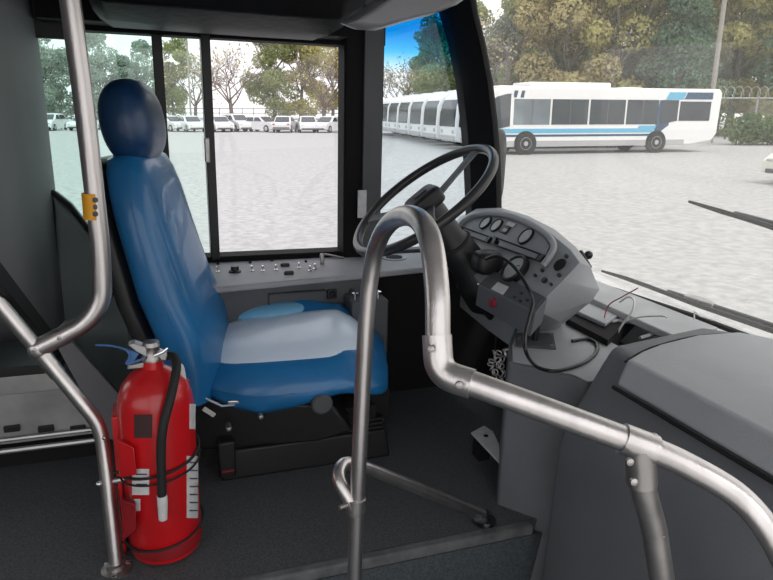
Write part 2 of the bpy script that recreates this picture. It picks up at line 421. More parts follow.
b = MB().tube([cen+V((0, .03, 0)), cen+V((0.05, .1, .15)), V((cen.x+.05, cen.y+.15, 2.7))], .012, 10); b.build('arm', 'black_plastic', mr)

# ================================================================== SIDE CONSOLE
sc = empty('side_console', (.5, 2.35, 1.3), 'long grey switch console under the driver side window', 'console')
zc = 1.425
fe = [PZ(190, 290, zc), PZ(220, 287, zc), PZ(350, 275, zc), PZ(420, 268, zc), PZ(478, 262, zc)]
topp = [V((fe[0].x-.2, fe[0].y, zc))]+fe+[V((1.2, YW-.02, zc)), V((fe[0].x-.2, YW-.02, zc))]
MB().prism([V((p.x, p.y, zc-.022)) for p in topp], (0, 0, .022)).build('top', 'console_grey', sc, bevel=.006)
xr = PZ(378, 272, zc).x
f0 = fe[0]+V((-.2, 0, 0))
fl = lambda x: f0.y+(fe[2].y-f0.y)*(x-f0.x)/(fe[2].x-f0.x)
b = MB(); b.loft([[V((f0.x, f0.y+.012, z)), V((xr, fl(xr)+.012, z)), V((xr, YW-.01, z)), V((f0.x, YW-.01, z))] for z in (1.05, zc-.022)])
b.build('body', 'panel_dark', sc, bevel=.004)
b = MB(); yy = lambda x: fl(x)+.008
xd0, xd1 = PY(268, 290, 2.15).x, PY(310, 290, 2.18).x
for (x0, x1, z0, z1) in ((xd0, xd0+.004, 1.2, zc-.045), (xd0, xd1+.05, zc-.049, zc-.045)):
    b.bb((x0, yy(x0)-.001, z0), (x1, yy(x0)+.012, z1))
b.build('door_seam', 'black_plastic', sc)
def on_front(x, y): return PY(x, y, 2.19)
p = PY(332, 294, fl(.5)+.005); MB().box((p.x, p.y, p.z), (.036, .012, .036), rz=.14).build('socket', 'black_plastic', sc, bevel=.003)
MB().lathe([(.012, -.006), (.012, .004), (.007, .006)], (p.x, p.y-.006, p.z), (0, -1, 0), 16).build('socket_ring', 'void_black', sc)
p = PY(352, 291, fl(.57)+.008); MB().lathe([(.009, -.004), (.009, .003), (.001, .004)], p, (0, -1, 0), 16).build('plug', 'black_plastic', sc)
zt = zc
p = PZ(235, 272, zt); k = MB().lathe([(.022, 0), (.022, .005), (.015, .008), (.014, .022), (.001, .023)], p, n=24).build('rotary_knob', 'black_plastic', sc)
for (x, y) in ((218, 272), (252, 271), (263, 271), (276, 270), (299, 268), (310, 271), (315, 269)):
    p = PZ(x, y, zt)
    t = MB().lathe([(.0075, 0), (.0075, .003), (.004, .005), (.001, .006)], p, n=12).build('toggle_switch', 'chrome', sc)
    MB().cyl(p, p+V((-.002, -.008, .022)), .0025, .0035, 8).build('lever', 'chrome', t)
for (x, y) in ((218, 264), (250, 263), (272, 261), (306, 262)):
    p = PZ(x, y, zt); MB().lathe([(.006, 0), (.005, .006), (.001, .007)], p, n=12).build('push_button', 'void_black', sc)
for (x, y) in ((285, 266), (289, 274)):
    p = PZ(x, y, zt); MB().sup(p+V((0, 0, .004)), (.017, .011, .009), .5).build('rocker_switch', 'black_plastic', sc)
p = PZ(322, 264, zt); MB().sup(p+V((0, 0, .02)), (.008, .008, .022), .5).build('peg', 'dull_steel', sc)
b = MB().tube([PZ(322, 252, SILL+.004)+V((0, -.04, 0)), PZ(344, 258, zt+.004)], .004, 8); b.build('stay_rod', 'dull_steel', sc)
# cup holder on the ledge
c = PZ(394, 258, zt)
MB().lathe([(.05, 0), (.05, .004), (.042, .006), (.034, .002)], c, n=32).build('cup_holder', 'light_plastic', sc)
MB().lathe([(.033, .0), (.033, .0065), (.001, .0065)], c, n=24).build('cup_recess', 'void_black', sc)
# brake control box beside the seat
bk = empty('brake_control_box', (.66, 2.12, 1.1), 'dark box with chrome knobs between seat and steering column', 'control box')
MB().bb((.585, 2.06, ZP), (.72, 2.24, 1.355)).build('case', 'panel_dark', bk, bevel=.008)
for (x, y) in ((383, 302), (355, 301), (344, 303)):
    p = PZ(x, y, 1.36); p.x = min(max(p.x, .6), .71); p.y = min(max(p.y, 2.08), 2.2)
    MB().lathe([(.004, 0), (.004, .018), (.011, .02), (.012, .03), (.001, .034)], (p.x, p.y, 1.353), n=14).build('knob', 'chrome', bk)
# dark wall fill forward of the console
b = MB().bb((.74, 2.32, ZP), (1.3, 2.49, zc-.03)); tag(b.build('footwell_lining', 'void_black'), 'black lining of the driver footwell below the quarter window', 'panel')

# ================================================================== SEAT
st = empty('driver_seat', (.36, 2.04, ZP), 'blue vinyl driver seat with headrest on a black suspension base', 'seat')
YC = 2.05
# suspension base (straight)
bx0, bx1, by0, by1 = .10, .66, 1.83, 2.24
b = MB(); b.loft([[V((bx0+i, by0+i*.5, z)), V((bx1-i, by0+i*.5, z)), V((bx1-i, by1, z)), V((bx0+i, by1, z))] for z, i in ((ZP, 0), (ZP+.10, .015))])
b.build('suspension_base', 'black_plastic', st, bevel=.008)
for k in range(3):
    z = ZP+.108+.016*k
    o = MB().box(((bx0+bx1)/2, (by0+by1)/2, z), (bx1-bx0-.05, by1-by0-.02, .009)).build('bellows_fold', 'black_rubber', st, bevel=.003)
MB().bb((bx0+.05, by0+.02, ZP+.09), (bx1-.05, by1-.02, 1.06)).build('bellows', 'void_black', st)
MB().bb((bx0-.005, by0-.03, ZP+.03), (bx0+.045, by0+.02, 1.02)).build('height_lever', 'black_plastic', st, bevel=.006)
MB().bb((bx0+.003, by0-.034, ZP+.052), (bx0+.038, by0-.028, ZP+.057)).build('red_mark', 'red_tag', st)
# upper part, turned a little towards the aisle
TW = Matrix.Translation(V((.12, YC, 0)))@Matrix.Rotation(R(-13), 4, 'Z')@Matrix.Translation(-V((.12, YC, 0)))
zcu = 1.18
b = MB(); b.prism([V((-.02, YC-.19, 1.02)), V((.02, YC-.21, 1.12)), V((.1, YC-.21, 1.15)), V((.5, YC-.21, 1.12)), V((.56, YC-.21, 1.03)), V((.45, YC-.2, .99)), V((.1, YC-.2, .97))], (0, .42, 0)); b.xf(TW)
b.build('seat_frame', 'black_plastic', st, bevel=.01)
def cw(p):
    z0 = p.z; v = abs(p.y)/.235; u = p.x/.29
    if p.z > 0:
        p.z += (.012 if p.y < 0 else .03+.06*math.exp(-((u+.35)/.5)**2))*math.exp(-((v-.85)/.22)**2)*(1-max(0, u)**4*.6)
        p.z += .055*max(0, 1-v*v)+.03*p.y/.235+.025*max(-1, min(u, .45))
    p.z += -.075*max(0, u-.5)**1.2*2
    t = min(1, max(0, .5-z0/.12)); t = t*t*(3-2*t); p.z += t*(.06*max(0, u+.1)-.03*max(0, 1-abs(u+.3)/.5)+.03*max(0, -u-.6))
    return p
b = MB().sup((.385, YC, zcu), (.295, .24, .07), .42, .5, 64, 28, cw).xf(TW); b.build('cushion', 'blue_vinyl', st)
def iw(p):
    v = abs(p.y)/.175; u = p.x/.26
    p.z += .055*max(0, 1-(p.y/.24)**2)+.03*p.y/.235+.025*max(-1, min(u, .45))
    p.z += -.075*max(0, (p.x+.0)/.29-.5)**1.2*2
    return p
b = MB().sup((.37, YC, zcu+.028), (.25, .19, .052), .5, .4, 48, 20, iw).xf(TW); b.build('cushion_insert', 'pale_sheen_vinyl', st, label='pale blue centre panel of the cushion, sky sheen put into its colour')
MB().sup(PY(266, 314, 2.17), (.14, .06, .04), .9, .8, mt=Matrix.Rotation(R(-11), 3, 'Z')@Matrix.Rotation(R(-6), 3, 'Y')).build('far_bolster', 'blue_sheen_vinyl', st, label='side bolster with sky sheen painted in lighter blue')
MB().tube([TW@V((x, YC-.19-.0*x, 1.118-.02*cos((x-.1)*9))) for x in (.02, .08, .14, .2, .26)], .005, 8).build('piping', 'piping', st)
# backrest
CL = [((203, 388), .10, .235), ((202, 360), .115, .24), ((193, 325), .117, .245), ((176, 290), .11, .245), ((165, 258), .104, .24), ((154, 225), .10, .235), ((145, 195), .096, .225), ((138, 173), .09, .20), ((134, 160), .078, .17), ((132, 153), .05, .11)]
def sring(c, a, w, n=36, e=.62):
    out = []
    for j in range(n):
        t = 2*pi*j/n; out.append(V(c)+V((a*sgn(cos(t))*abs(cos(t))**e, w*sgn(sin(t))*abs(sin(t))**e, 0)))
    return out
rings = []; srings = []
TB = Matrix.Translation(V((.0, YC, 0)))@Matrix.Rotation(R(-14), 4, 'Z')@Matrix.Translation(-V((.0, YC, 0)))
for (p, a, w_) in CL:
    c = PY(*p, YC-.12); c.y = YC
    rings.append([TB@q_ for q_ in sring(c+V((0.005, 0, 0)), a*.72, w_)])
    srings.append([TB@q_ for q_ in sring(c+V((-a*.72-.012, .01, -.02)), .036, w_*.93, e=.5)])
bot = [q_+V((0, 0, -.03)) for q_ in rings[0]]; cc = sum(bot, V())/len(bot)
MB().loft([[q_.lerp(cc, .35) for q_ in bot]]+rings).build('backrest', 'blue_vinyl', st)
MB().loft(srings).build('back_shell', 'black_plastic', st)
# headrest
hc = PY(132.5, 123, YC-.08); hc.y = YC
mt = Matrix.Rotation(R(-14), 3, 'Z')@Matrix.Rotation(R(-8), 3, 'Y')
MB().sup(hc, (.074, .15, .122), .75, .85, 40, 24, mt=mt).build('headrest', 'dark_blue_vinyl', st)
for dy in (-.06, .06): MB().tube([hc+V((.01, dy, -.08)), hc+V((.02, dy, -.19))], .007, 8).build('headrest_post', 'black_plastic', st)
# piping along the backrest edge
# recliner knob, bolts, belt tag
p = PY(321, 402, 1.755); MB().lathe([(.028, -.03), (.033, 0), (.033, .018), (.027, .024), (.001, .025)], p, (0, -1, 0), 24).build('adjuster_knob', 'panel_dark', st)
for (x, y) in ((261, 417), (229, 429)):
    p = PY(x, y, 1.772); MB().lathe([(.009, -.03), (.009, 0), (.006, .004), (.001, .005)], p, (0, -1, 0), 14).build('bolt', 'dull_steel', st)
p = PY(209, 412, 1.81); MB().box(p, (.042, .006, .014), mt=Matrix.Rotation(R(42), 3, 'Y')).build('belt_tag', 'white_label', st, bevel=.002)
MB().tube([PY(205, 398, 1.82), PY(222, 406, 1.805), PY(240, 404, 1.81), PY(262, 409, 1.83)], .0035, 8).build('lap_belt_cable', 'piping', st)
p = PY(235, 402, 1.803); MB().box(p, (.045, .008, .012), mt=Matrix.Rotation(.1, 3, 'Y')).build('buckle', 'chrome', st, bevel=.003)
b = MB()
for (x, y, r) in ((375, 375, .012), (382, 382, .01), (374, 392, .013), (366, 385, .009)):
    p = PY(x, y, 1.9); b.lathe([(r, -.03), (r, 0), (.001, .004)], p, (0, -1, 0), 12)
b.build('seat_fittings', 'dull_steel', st)
MB().bb((.56, 1.88, .99), (.67, 2.2, 1.1)).build('front_bracket', 'void_black', st, bevel=.006)

# ================================================================== STEERING
T = R(38); uu = V((cos(T), 0, sin(T))); vv = V((0, 1, 0)); nn = V((-sin(T), 0, cos(T)))
wc = PY(423, 199, 2.02)
sw = empty('steering_wheel', wc, 'large black three spoke bus steering wheel tilted towards the seat', 'steering wheel')
RW = .272
MB().tube([wc+uu*RW*cos(a)+vv*RW*sin(a) for a in [2*pi*k/72 for k in range(72)]], .0165, 14, closed=True).build('rim', 'wheel_rubber', sw)
for ang in (R(8), R(128), R(250)):
    d = uu*cos(ang)+vv*sin(ang); t = nn.cross(d)
    b = MB(); rings = []
    for k in range(8):
        s = .03+(RW-.035)*k/7; w_ = .024-.006*sin(pi*k/7); c = wc+d*s-nn*(.028*(1-k/7))
        rings.append([c+t*w_-nn*.004, c+t*w_+nn*.003, c+nn*.006, c-t*w_+nn*.003, c-t*w_-nn*.004])
    b.loft(rings); b.build('spoke', 'grey_plastic', sw)
hb = MB(); mtx = Matrix((uu, vv, nn)).transposed()
hb.sup(wc-nn*.01, (.062, .052, .032), .35, .4, 32, 14, mt=mtx); hb.build('hub', 'black_plastic', sw)
MB().box(wc+nn*.024, (.05, .03, .004), mt=mtx).build('hub_emblem', 'panel_dark', sw, bevel=.002)
scol = empty('steering_column', wc-nn*.4, 'black steering column with rubber boot under the wheel', 'steering column')
ax = -nn
MB().lathe([(.045, .03), (.05, .06), (.052, .18), (.062, .2), (.066, .26), (.07, .34), (.085, .36), (.09, .46), (.06, .5), (.05, .62)], wc, ax, 28).build('boot', 'black_plastic', scol)
MB().torus(wc+ax*.2, ax, .062, .006).build('boot_ring', 'black_rubber', scol)
MB().sup(PY(487, 262, 1.88), (.05, .045, .04), .6).build('column_cowl', 'black_plastic', scol)

# ================================================================== INSTRUMENT BINNACLE
bn = V((-sin(R(50)), 0, cos(R(50)))); bq = V((1.075, 2.0, 1.55))
def BF(x, y, off=0): return PL(x, y, bq+bn*off, bn)
bi = empty('instrument_panel', (1.15, 1.85, 1.25), 'rounded grey instrument panel with gauges in front of the wheel', 'dashboard')
F_ = [(452, 236), (459, 224), (474, 214), (499, 212), (525, 220), (551, 233.5), (571, 250), (580, 262.5), (562, 282), (543, 301), (534, 310), (505, 296), (479, 282), (462, 262)]
B_ = [(448, 232), (459, 217), (474, 209), (499, 210), (525, 218), (551, 231.5), (574, 251), (594, 277), (600, 289), (592, 301), (560, 322), (520, 330), (490, 310), (460, 280)]
Fp = [BF(*p) for p in F_]; Bp = [PL(x, y, bq+V((.15, 0, -.1)), bn) for x, y in B_]
bc = sum(Bp, V())/len(Bp)
low = [V((min(p.x, 1.24), max(p.y, 1.86), 1.22)) for p in Bp]
mid = [f_.lerp(b_, .5)+(V((.01, 0, .012)) if 1 < i < 8 else V((0, 0, 0))) for i, (f_, b_) in enumerate(zip(Fp, Bp))]
MB().loft([Fp, mid, Bp, low]).build('housing', 'light_plastic', bi, bevel=.014, seg=4)
# raised hood lip
rim = [BF(*p, .012) for p in ((457, 236), (461, 224), (475, 215.5), (500, 214), (526, 222), (547, 235), (554, 247), (549, 258), (543, 266))]
MB().tube(catmull(rim, 5), .011, 10).build('hood_lip', 'light_plastic', bi)
MB().prism([BF(*p, .002) for p in ((460, 228), (475, 218), (500, 217), (525, 225), (544, 237), (550, 247), (543, 262), (503, 243), (470, 231))], bn*.003).build('gauge_panel', 'console_grey', bi)
def disc(x, y, r, h, mat_, name, par, off=.004, n=28, ring=None):
    c = BF(x, y, off); o = MB().lathe([(r, 0), (r, h), (.001, h)], c, bn, n).build(name, mat_, par)
    return o, c
for (x, y, r) in ((486, 223.5, .029), (497, 226, .029), (526.5, 237, .033)):
    g, c = disc(x, y, r, .004, 'black_plastic', 'gauge', bi)
    MB().lathe([(r*.82, .003), (r*.82, .006), (.001, .006)], c, bn, 28).build('dial', 'gauge_face', g)
    MB().torus(c+bn*.006, bn, r*.9, .003).build('bezel', 'black_plastic', g)
c = BF(507, 228, .006)
bx_m = Matrix((V((0, -1, 0)), V((cos(R(50)), 0, sin(R(50)))), bn)).transposed()
MB().box(BF(505, 230, .006), (.045, .03, .012), mt=bx_m).build('display', 'black_plastic', bi, bevel=.002)
MB().box(BF(505, 230, .013), (.026, .012, .002), mt=bx_m).build('display_screen', 'lcd', bi)
MB().box(BF(511, 224.5, .008), (.05, .016, .003), mt=bx_m).build('warning_label', 'white_label', bi)
# warning-light slots
for quad in (((461, 227), (493, 238.5), (489, 244), (460, 233)), ((496, 238), (547, 257), (542, 263), (493, 245))):
    Q = [BF(x, y, .004) for x, y in quad]; cq = sum(Q, V())/4
    o = MB().loft([Q, [q_+bn*.012 for q_ in Q], [q_.lerp(cq, .12)+bn*.012 for q_ in Q], [q_.lerp(cq, .12)+bn*.001 for q_ in Q]]).build('light_slot', 'black_plastic', bi)
    Q2 = [q_.lerp(cq, .25)+bn*.003 for q_ in Q]; MB().prism(Q2, bn*.002).build('slot_lens', 'console_grey', o)
# speedometer
sp, c = disc(517, 271, .05, .016, 'black_plastic', 'speedometer', bi)
MB().lathe([(.04, .014), (.04, .018), (.001, .018)], c, bn, 32).build('dial', 'gauge_face', sp)
MB().torus(c+bn*.018, bn, .045, .006).build('bezel', 'black_gloss', sp)
MB().tube([c+bn*.021, c+bn*.021+V((0, -.025, .0))+V((.01, 0, .012))], .0015, 6).build('needle', 'print_ink', sp)
disc(560, 265, .021, .004, 'void_black', 'ignition_socket', bi)
for (x, y, r) in ((567, 257, .006), (543, 271, .006), (536, 276, .005), (560, 276, .006), (545, 281, .009), (552, 285, .004), (536, 300, .012)):
    disc(x, y, r, .008, 'black_plastic', 'dash_button', bi, n=14)
# lower switch box with label and red tag
lb = empty('switch_box', (.95, 1.7, 1.38), 'dark grey switch box with white label and red tag under the instrument panel', 'switch box')
tf = [BF(x, y, .01) for x, y in ((488, 268), (511, 272), (560, 296), (541, 308), (534, 313), (478, 284))]
fr = [(478, 284), (535, 312), (532, 345), (487, 322)]
t0 = [BF(478, 284, .012), BF(535, 313, .012), BF(548, 298, .012), BF(494, 270, .012)]
d0 = (PY(532, 345, t0[1].y+.01)-t0[1])
MB().loft([[p+V((.01, .03, -.085)) for p in t0], [p+V((0, 0, 0)) for p in t0]]).build('case', 'grey_plastic', lb, bevel=.004)
tb_ = [p for p in t0]; MB().prism([t0[i].lerp(sum(t0, V())/4, .08) for i in range(4)], bn*.003).build('top_plate', 'panel_dark', lb)
cl = BF(500, 288, .016); MB().prism([BF(x, y, .0155) for x, y in ((491, 289), (498, 282), (509, 287), (503, 295))], bn*.001).build('white_label', 'white_label', lb)
p = t0[0].lerp(t0[1], .33)+V((.004, .012, -.036)); MB().sup(p+V((-.003, -.003, 0)), (.007, .018, .016), .6).build('red_tag', 'red_tag', lb)
for (x, y) in ((514, 297), (520, 301), (527, 300), (521, 293)):
    c = BF(x, y, .016); MB().box(c, (.012, .007, .006), mt=bx_m).build('rocker', 'black_plastic', lb)
MB().lathe([(.005, 0), (.005, .004), (.001, .005)], BF(479, 284, .01), bn, 10).build('screw', 'chrome', lb)

# ball lever behind the panel
kl = empty('ball_lever', PX(588, 262, 1.36), 'black ball knob lever on a plate behind the instrument panel', 'lever')
pk = PX(588.5, 255, 1.36)
MB().sup(pk, (.015, .015, .015), 1).build('ball', 'black_gloss', kl)
MB().cyl(pk, pk+V((-.02, .03, -.03)), .005).build('stem', 'black_plastic', kl)
MB().prism([PX(577, 252, 1.33), PX(580, 250, 1.33), PX(590, 267, 1.33), PX(588, 269, 1.33)], (.01, 0, 0)).build('plate', 'black_plastic', kl, bevel=.002)

# ================================================================== FRONT DASH BODY
db = empty('dashboard', (1.2, .8, ZA), 'large dark grey moulded dash body with raised lid at the right', 'dashboard')
# plan stations along Y
def prof(Y, fx, top=1.42):
    k = 1.0
    return [V((1.57, Y, ZA)), V((fx-.02, Y, ZA)), V((fx, Y, 1.18)), V((fx+.03, Y, 1.25)), V((fx+.115, Y, 1.375)), V((fx+.15, Y, top)), V((1.42, Y, top+.004)), V((1.56, Y, top-.03)), V((1.57, Y, 1.3))]
b = MB()
def tilt(r, dy):    # slanted left end
    return [V((p.x, p.y+dy*(p.x-.93), p.z)) for p in r]
b.loft([tilt(prof(1.285, .935), .16), tilt(prof(1.26, .925, 1.425), .16), prof(1.0, .925, 1.425), prof(.5, .92, 1.425), prof(.15, .91, 1.42)])
b.build('body', 'grey_plastic', db, bevel=.02, seg=4)
LZ = 1.435
lp = [PZ(x, y, LZ) for x, y in ((627, 359), (642, 350), (660, 343), (697, 334), (738, 331))]
lp = lp+[V((1.54, 1.2, LZ)), V((1.54, .3, LZ)), V((1.06, .3, LZ))]
bot_ = [V((p.x, p.y, LZ-.035)) for p in lp]
bot_[0] = V((lp[0].x-.035, lp[0].y-.01, LZ-.062)); bot_[-1] = V((lp[-1].x-.035, lp[-1].y, LZ-.062))
MB().loft([bot_, lp]).build('lid', 'light_plastic', db, bevel=.012, seg=4)  # paler than the body: light from the windshield is put into its grey
sm = [V((p.x, p.y, LZ-.012)) for p in lp[:5]]
MB().tube(catmull([V((p.x, p.y, LZ-.009))+V((0, .004, 0)) for p in lp[:5]], 5), .0035, 6).build('lid_seam', 'void_black', db)
MB().tube([bot_[-1]+V((-.002, 0, -.004)), bot_[0]+V((-.002, .002, -.004))], .005, 6).build('lid_gap', 'void_black', db)
# vertical joint
# pedestal with plate
pd = empty('dash_pedestal', (1.0, 1.45, ZP), 'lighter grey dash pedestal carrying a metal plate and black rod', 'pedestal')
zt = 1.31
A = [PZ(507, 366, zt), PZ(507, 345, zt), PZ(513, 326, zt), PZ(560, 326, zt), PZ(610, 335, zt), PZ(600, 375, zt), PZ(580, 392, zt), PZ(556, 378, zt)]
a0, a1, a2, a3 = PZ(508, 361, zt), PZ(571, 376, zt), PZ(515, 326, zt), PZ(508, 345, zt)
A = [a0, a3, a2, V((1.3, a2.y+.02, zt)), V((1.3, 1.3, zt)), V((a1.x+.01, a1.y-.05, zt)), a1, a0.lerp(a1, .5)]
MB().loft([[V((p.x-.05 if p.x < 1.1 else p.x, p.y-(.085 if p.y > 1.35 else .03), ZA)) for p in A], [V((p.x, p.y, zt-.03)) for p in A], A]).build('housing', 'grey_plastic', pd, bevel=.01, seg=3)
MB().prism([V((p.x+.008 if p.x < 1.2 else p.x, p.y-(.012 if p.y > 1.5 else 0), zt)) for p in A], (0, 0, .004)).build('top_cover', 'light_plastic', pd, bevel=.003)
zt += .004
mp = [PZ(x, y, zt+.003) for x, y in ((515, 334), (553, 334), (556, 349), (517, 346.5))]
MB().prism([V((p.x, p.y, zt)) for p in mp], (0, 0, .007)).build('mount_plate', 'panel_dark', pd, bevel=.001)
for (x, y) in ((519, 338), (550, 335), (551, 345)):
    MB().lathe([(.0055, 0), (.0055, .005), (.001, .006)], PZ(x, y, zt+.006), n=10).build('bolt', 'chrome', pd)
pr = PZ(535, 340, zt+.006)
MB().tube([pr, pr+V((.004, 0, .05)), pr+V((.002, .005, .13))], [.010, .0095, .009], 12).build('rod', 'black_gloss', pd)

# black cable loop
pts = [PY(486, 259, 1.74), PY(497, 256, 1.70), PY(510, 263, 1.65), PY(521, 276, 1.6), PY(530, 292, 1.55), PY(533, 302, 1.5), PY(529, 318, 1.46), PY(525, 335, 1.42), PY(526, 352, 1.38)]
pts += [PZ(x, y, zt+.006) for x, y in ((536, 366), (552, 371), (570, 368), (587, 361), (597, 351), (596, 343), (586, 339), (572, 341))]
tag(MB().tube(catmull(pts, 6), .0052, 10).build('black_cable', 'black_gloss'), 'thick black cable looping from the dash down onto the pedestal', 'cable')

# loose chain of metal hanging beside the pedestal
ch = empty('chain', (.9, 1.56, 1.1), 'crumpled silver chain hanging left of the dash pedestal', 'chain')
rc = random.Random(3)
for k in range(26):
    t = k/25; x = 499+7*sin(k*1.9)-4*t; y = 350+42*t+3*cos(k*2.3)
    p = PY(x, y, 1.57+.015*sin(k)); MB().torus(p, V((rc.uniform(-1, 1), rc.uniform(-1, .2), rc.uniform(-1, 1))), .0085, .0024, nn=16).build('link', 'dull_steel', ch)

# open compartment between binnacle and dash body
zo = 1.3
cp = empty('open_dash_compartment', (1.35, 1.6, 1.2), 'open black compartment with frame rails between panel and windshield', 'compartment')
MB().bb((1.31, 1.44, 1.10), (1.55, 2.4, 1.20)).build('bottom', 'void_black', cp)
MB().prism([PZ(x, y, 1.34) for x, y in ((570, 311), (603, 291), (640, 302), (605, 327))], (0, 0, .012)).build('shelf_plate', 'light_plastic', cp, bevel=.003)
MB().prism([PZ(x, y, 1.335) for x, y in ((566, 318), (571, 312), (606, 328), (640, 303), (642, 308), (608, 340))], (0, 0, -.05)).build('shelf_side', 'void_black', cp)
for a, c, r in (((600, 318), (700, 333), .006), ((625, 315), (660, 335), .006), ((612, 322), (648, 312), .006), ((640, 338), (700, 322), .007)):
    MB().box((0, 0, 0), (.001, .001, .001)); MB().tube([PZ(*a, 1.34), PZ(*c, 1.34)], r, 4).build('rail', 'console_grey', cp)
MB().bb((1.31, 1.45, 1.2), (1.33, 1.75, 1.3)).build('divider', 'void_black', cp)
# pale ledge below the windshield
led = MB().loft([[V((1.42, 2.3, 1.37)), V((1.42, 1.44, 1.37)), V((1.58, 1.44, 1.385)), V((1.56, 2.3, 1.385))], [V((1.42, 2.3, 1.345)), V((1.42, 1.44, 1.345)), V((1.58, 1.44, 1.345)), V((1.56, 2.3, 1.345))]])
tag(led.build('windshield_ledge', 'sill_paint', bevel=.004), 'pale painted ledge running below the windshield', 'ledge')
for pts, r, mt_, lab in (([(602, 344), (604, 320), (609, 305), (622, 297), (638, 288)], .0022, 'pink_cable', 'thin pink wire curling up out of the open dash compartment'),
                   ([(614, 340), (622, 325), (632, 312), (634, 300), (628, 297), (620, 302)], .0035, 'white_cable', 'thick white wire bent over the open dash compartment'),
                   ([(624, 322), (640, 317), (662, 316), (668, 318)], .0028, 'white_cable', 'thin white wire lying across the frame rails of the compartment'),
                   ([(694, 320), (695, 312), (700, 316), (712, 320)], .002, 'white_cable', 'short white wire end beside the dash lid')):
    q_ = [PX(x, y, 1.36+.0004*i) for i, (x, y) in enumerate(pts)] if pts[0][0] < 680 else [PX(x, y, 1.52) for x, y in pts]
    tag(MB().tube(catmull(q_, 6), r, 8).build('wire', mt_), lab, 'wire')

# floor plate with hole near the pedals
zp_ = ZP+.09
fp = empty('pedal_plate', PZ(485, 440, ZP+.06), 'bare metal plate with a hole near the pedals', 'plate')
q_ = [PZ(x, y, zp_) for x, y in ((471, 434), (484, 427), (493, 433), (499, 446), (501, 466))]
MB().prism(q_, (0, 0, .006)).build('plate', 'white_label', fp, bevel=.001)
MB().lathe([(.008, 0), (.008, .002), (.001, .002)], PZ(486, 436, zp_+.0065), n=14).build('hole', 'void_black', fp)
MB().bb((q_[0].x+.02, q_[0].y-.03, ZP), (q_[0].x+.06, q_[0].y+.02, zp_)).build('foot', 'void_black', fp)
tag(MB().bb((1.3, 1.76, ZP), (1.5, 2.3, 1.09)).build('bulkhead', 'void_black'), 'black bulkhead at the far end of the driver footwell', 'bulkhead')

# ================================================================== GRAB RAILS
TR = .0172
# left pole with diagonals
YP = 1.56
lp_ = empty('grab_pole', PY(118, 578, 1.5), 'stainless pole left of the fire extinguisher with bent branches', 'grab pole')
def Yl(y): return 1.50+(578-y)/578*.10
q1 = [PY(62, -60, 1.6), PY(85, 110, 1.6), PY(101, 250, 1.6), PY(103, 300, 1.6), PY(88, 322, 1.6), PY(38, 349, 1.6)]
MB().tube(rounded(q1, .09), .0215, 18).build('upper_tube', 'steel', lp_)
q2 = [PY(-60, 228, 1.6), PY(0, 305, 1.6), PY(40, 352, 1.6), PY(99, 424, 1.58), PY(104, 450, 1.57), PY(118, 585, 1.5)]
fl_ = q2[-1]; fl_.z = ZP+.0
MB().tube(rounded(q2, .05), TR, 18).build('lower_tube', 'steel', lp_)
c = PY(38, 349, 1.6)
MB().sup(c, (.022, .022, .024), .8).build('joint', 'steel', lp_)
MB().tube([PY(40, 347, 1.6), PY(64, 335, 1.6)], .0228, 18).build('sleeve', 'steel', lp_)
MB().tube([PY(41, 353, 1.6), PY(58, 374, 1.6)], TR+.0025, 18).build('sleeve', 'steel', lp_)
for (x, y) in ((59, 338), (34, 350), (104, 438)):
    MB().lathe([(.0045, 0), (.0045, .003), (.001, .004)], PY(x, y, 1.6-TR-.004 if y < 400 else 1.575-TR), (0, -1, 0), 12).build('rivet', 'dull_steel', lp_)
MB().lathe([(.036, 0), (.036, .006), (.024, .01), (.022, .02), (.018, .021)], (fl_.x, fl_.y, ZP), n=28).build('flange', 'dull_steel', lp_)
for a in (0, 2.1, 4.2): MB().lathe([(.007, .005), (.007, .011), (.001, .012)], V((fl_.x+.029*cos(a+.4), fl_.y+.029*sin(a+.4), ZP)), n=8).build('bolt', 'chrome', lp_)
a, c = PY(92.2, 193, 1.6), PY(94.2, 219, 1.6)
st_ = MB().tube([a, c], .0227, 18).build('yellow_sticker', 'yellow_label', lp_, label='yellow warning sticker with dark marks')
for y, w_ in ((200, .008), (207, .006), (214, .008)):
    MB().sup(PY(95.2, y, 1.6-.0222), (w_*.8, .0012, .006), .8, nu=12, nv=6).build('sticker_mark', 'print_ink', st_)
p = PY(112, 481, 1.55); MB().tube([p, p+V((.05, .0, .002))], .009, 12).build('bracket_bolt', 'dull_steel', lp_)
MB().sup(p+V((-.03, -.005, 0)), (.007, .006, .006), .8).build('bolt_head', 'chrome', lp_)

# arch rail in the foreground
ar = empty('entry_rail', (.36, 1.2, ZA), 'stainless arched handrail sweeping from the floor across the foreground', 'handrail')
pb = V((.352, 1.2, ZA)); pt_ = PY(371, 275, 1.2)
arc = [pb, PY(355, 560, 1.2), PY(365, 340, 1.2), PY(372, 268, 1.19), PY(380, 238, 1.15), PY(392, 221, 1.08), PY(407, 215.5, .98), PY(421, 222, .89), PY(431, 243, .82), PY(437, 290, .775), PY(438, 340, .75)]
MB().tube(catmull(arc, 8), TR, 22).build('arch_tube', 'steel', ar)
el = [PY(437, 335, .752), PY(438, 348, .745), PY(439, 372, .735), PY(462, 380, .712), PY(472, 384, .705)]
MB().tube(rounded([el[0], el[2]+V((0, 0, -.002)), el[4]], .045, 8), TR+.003, 22).build('elbow', 'steel', ar, label='bent elbow fitting')
rl = [PY(468, 382, .708), PY(540, 408, .66), PY(640, 445, .605), PY(690, 467, .578), PY(740, 498, .54), PY(775, 542, .5), PY(800, 600, .47), PY(812, 660, .45)]
MB().tube(catmull(rl, 8), TR, 22).build('top_tube', 'steel', ar)
a, c = PY(622, 438, .615), PY(654, 450, .598); MB().tube([a, c], TR+.003, 22).build('clamp', 'steel', ar)
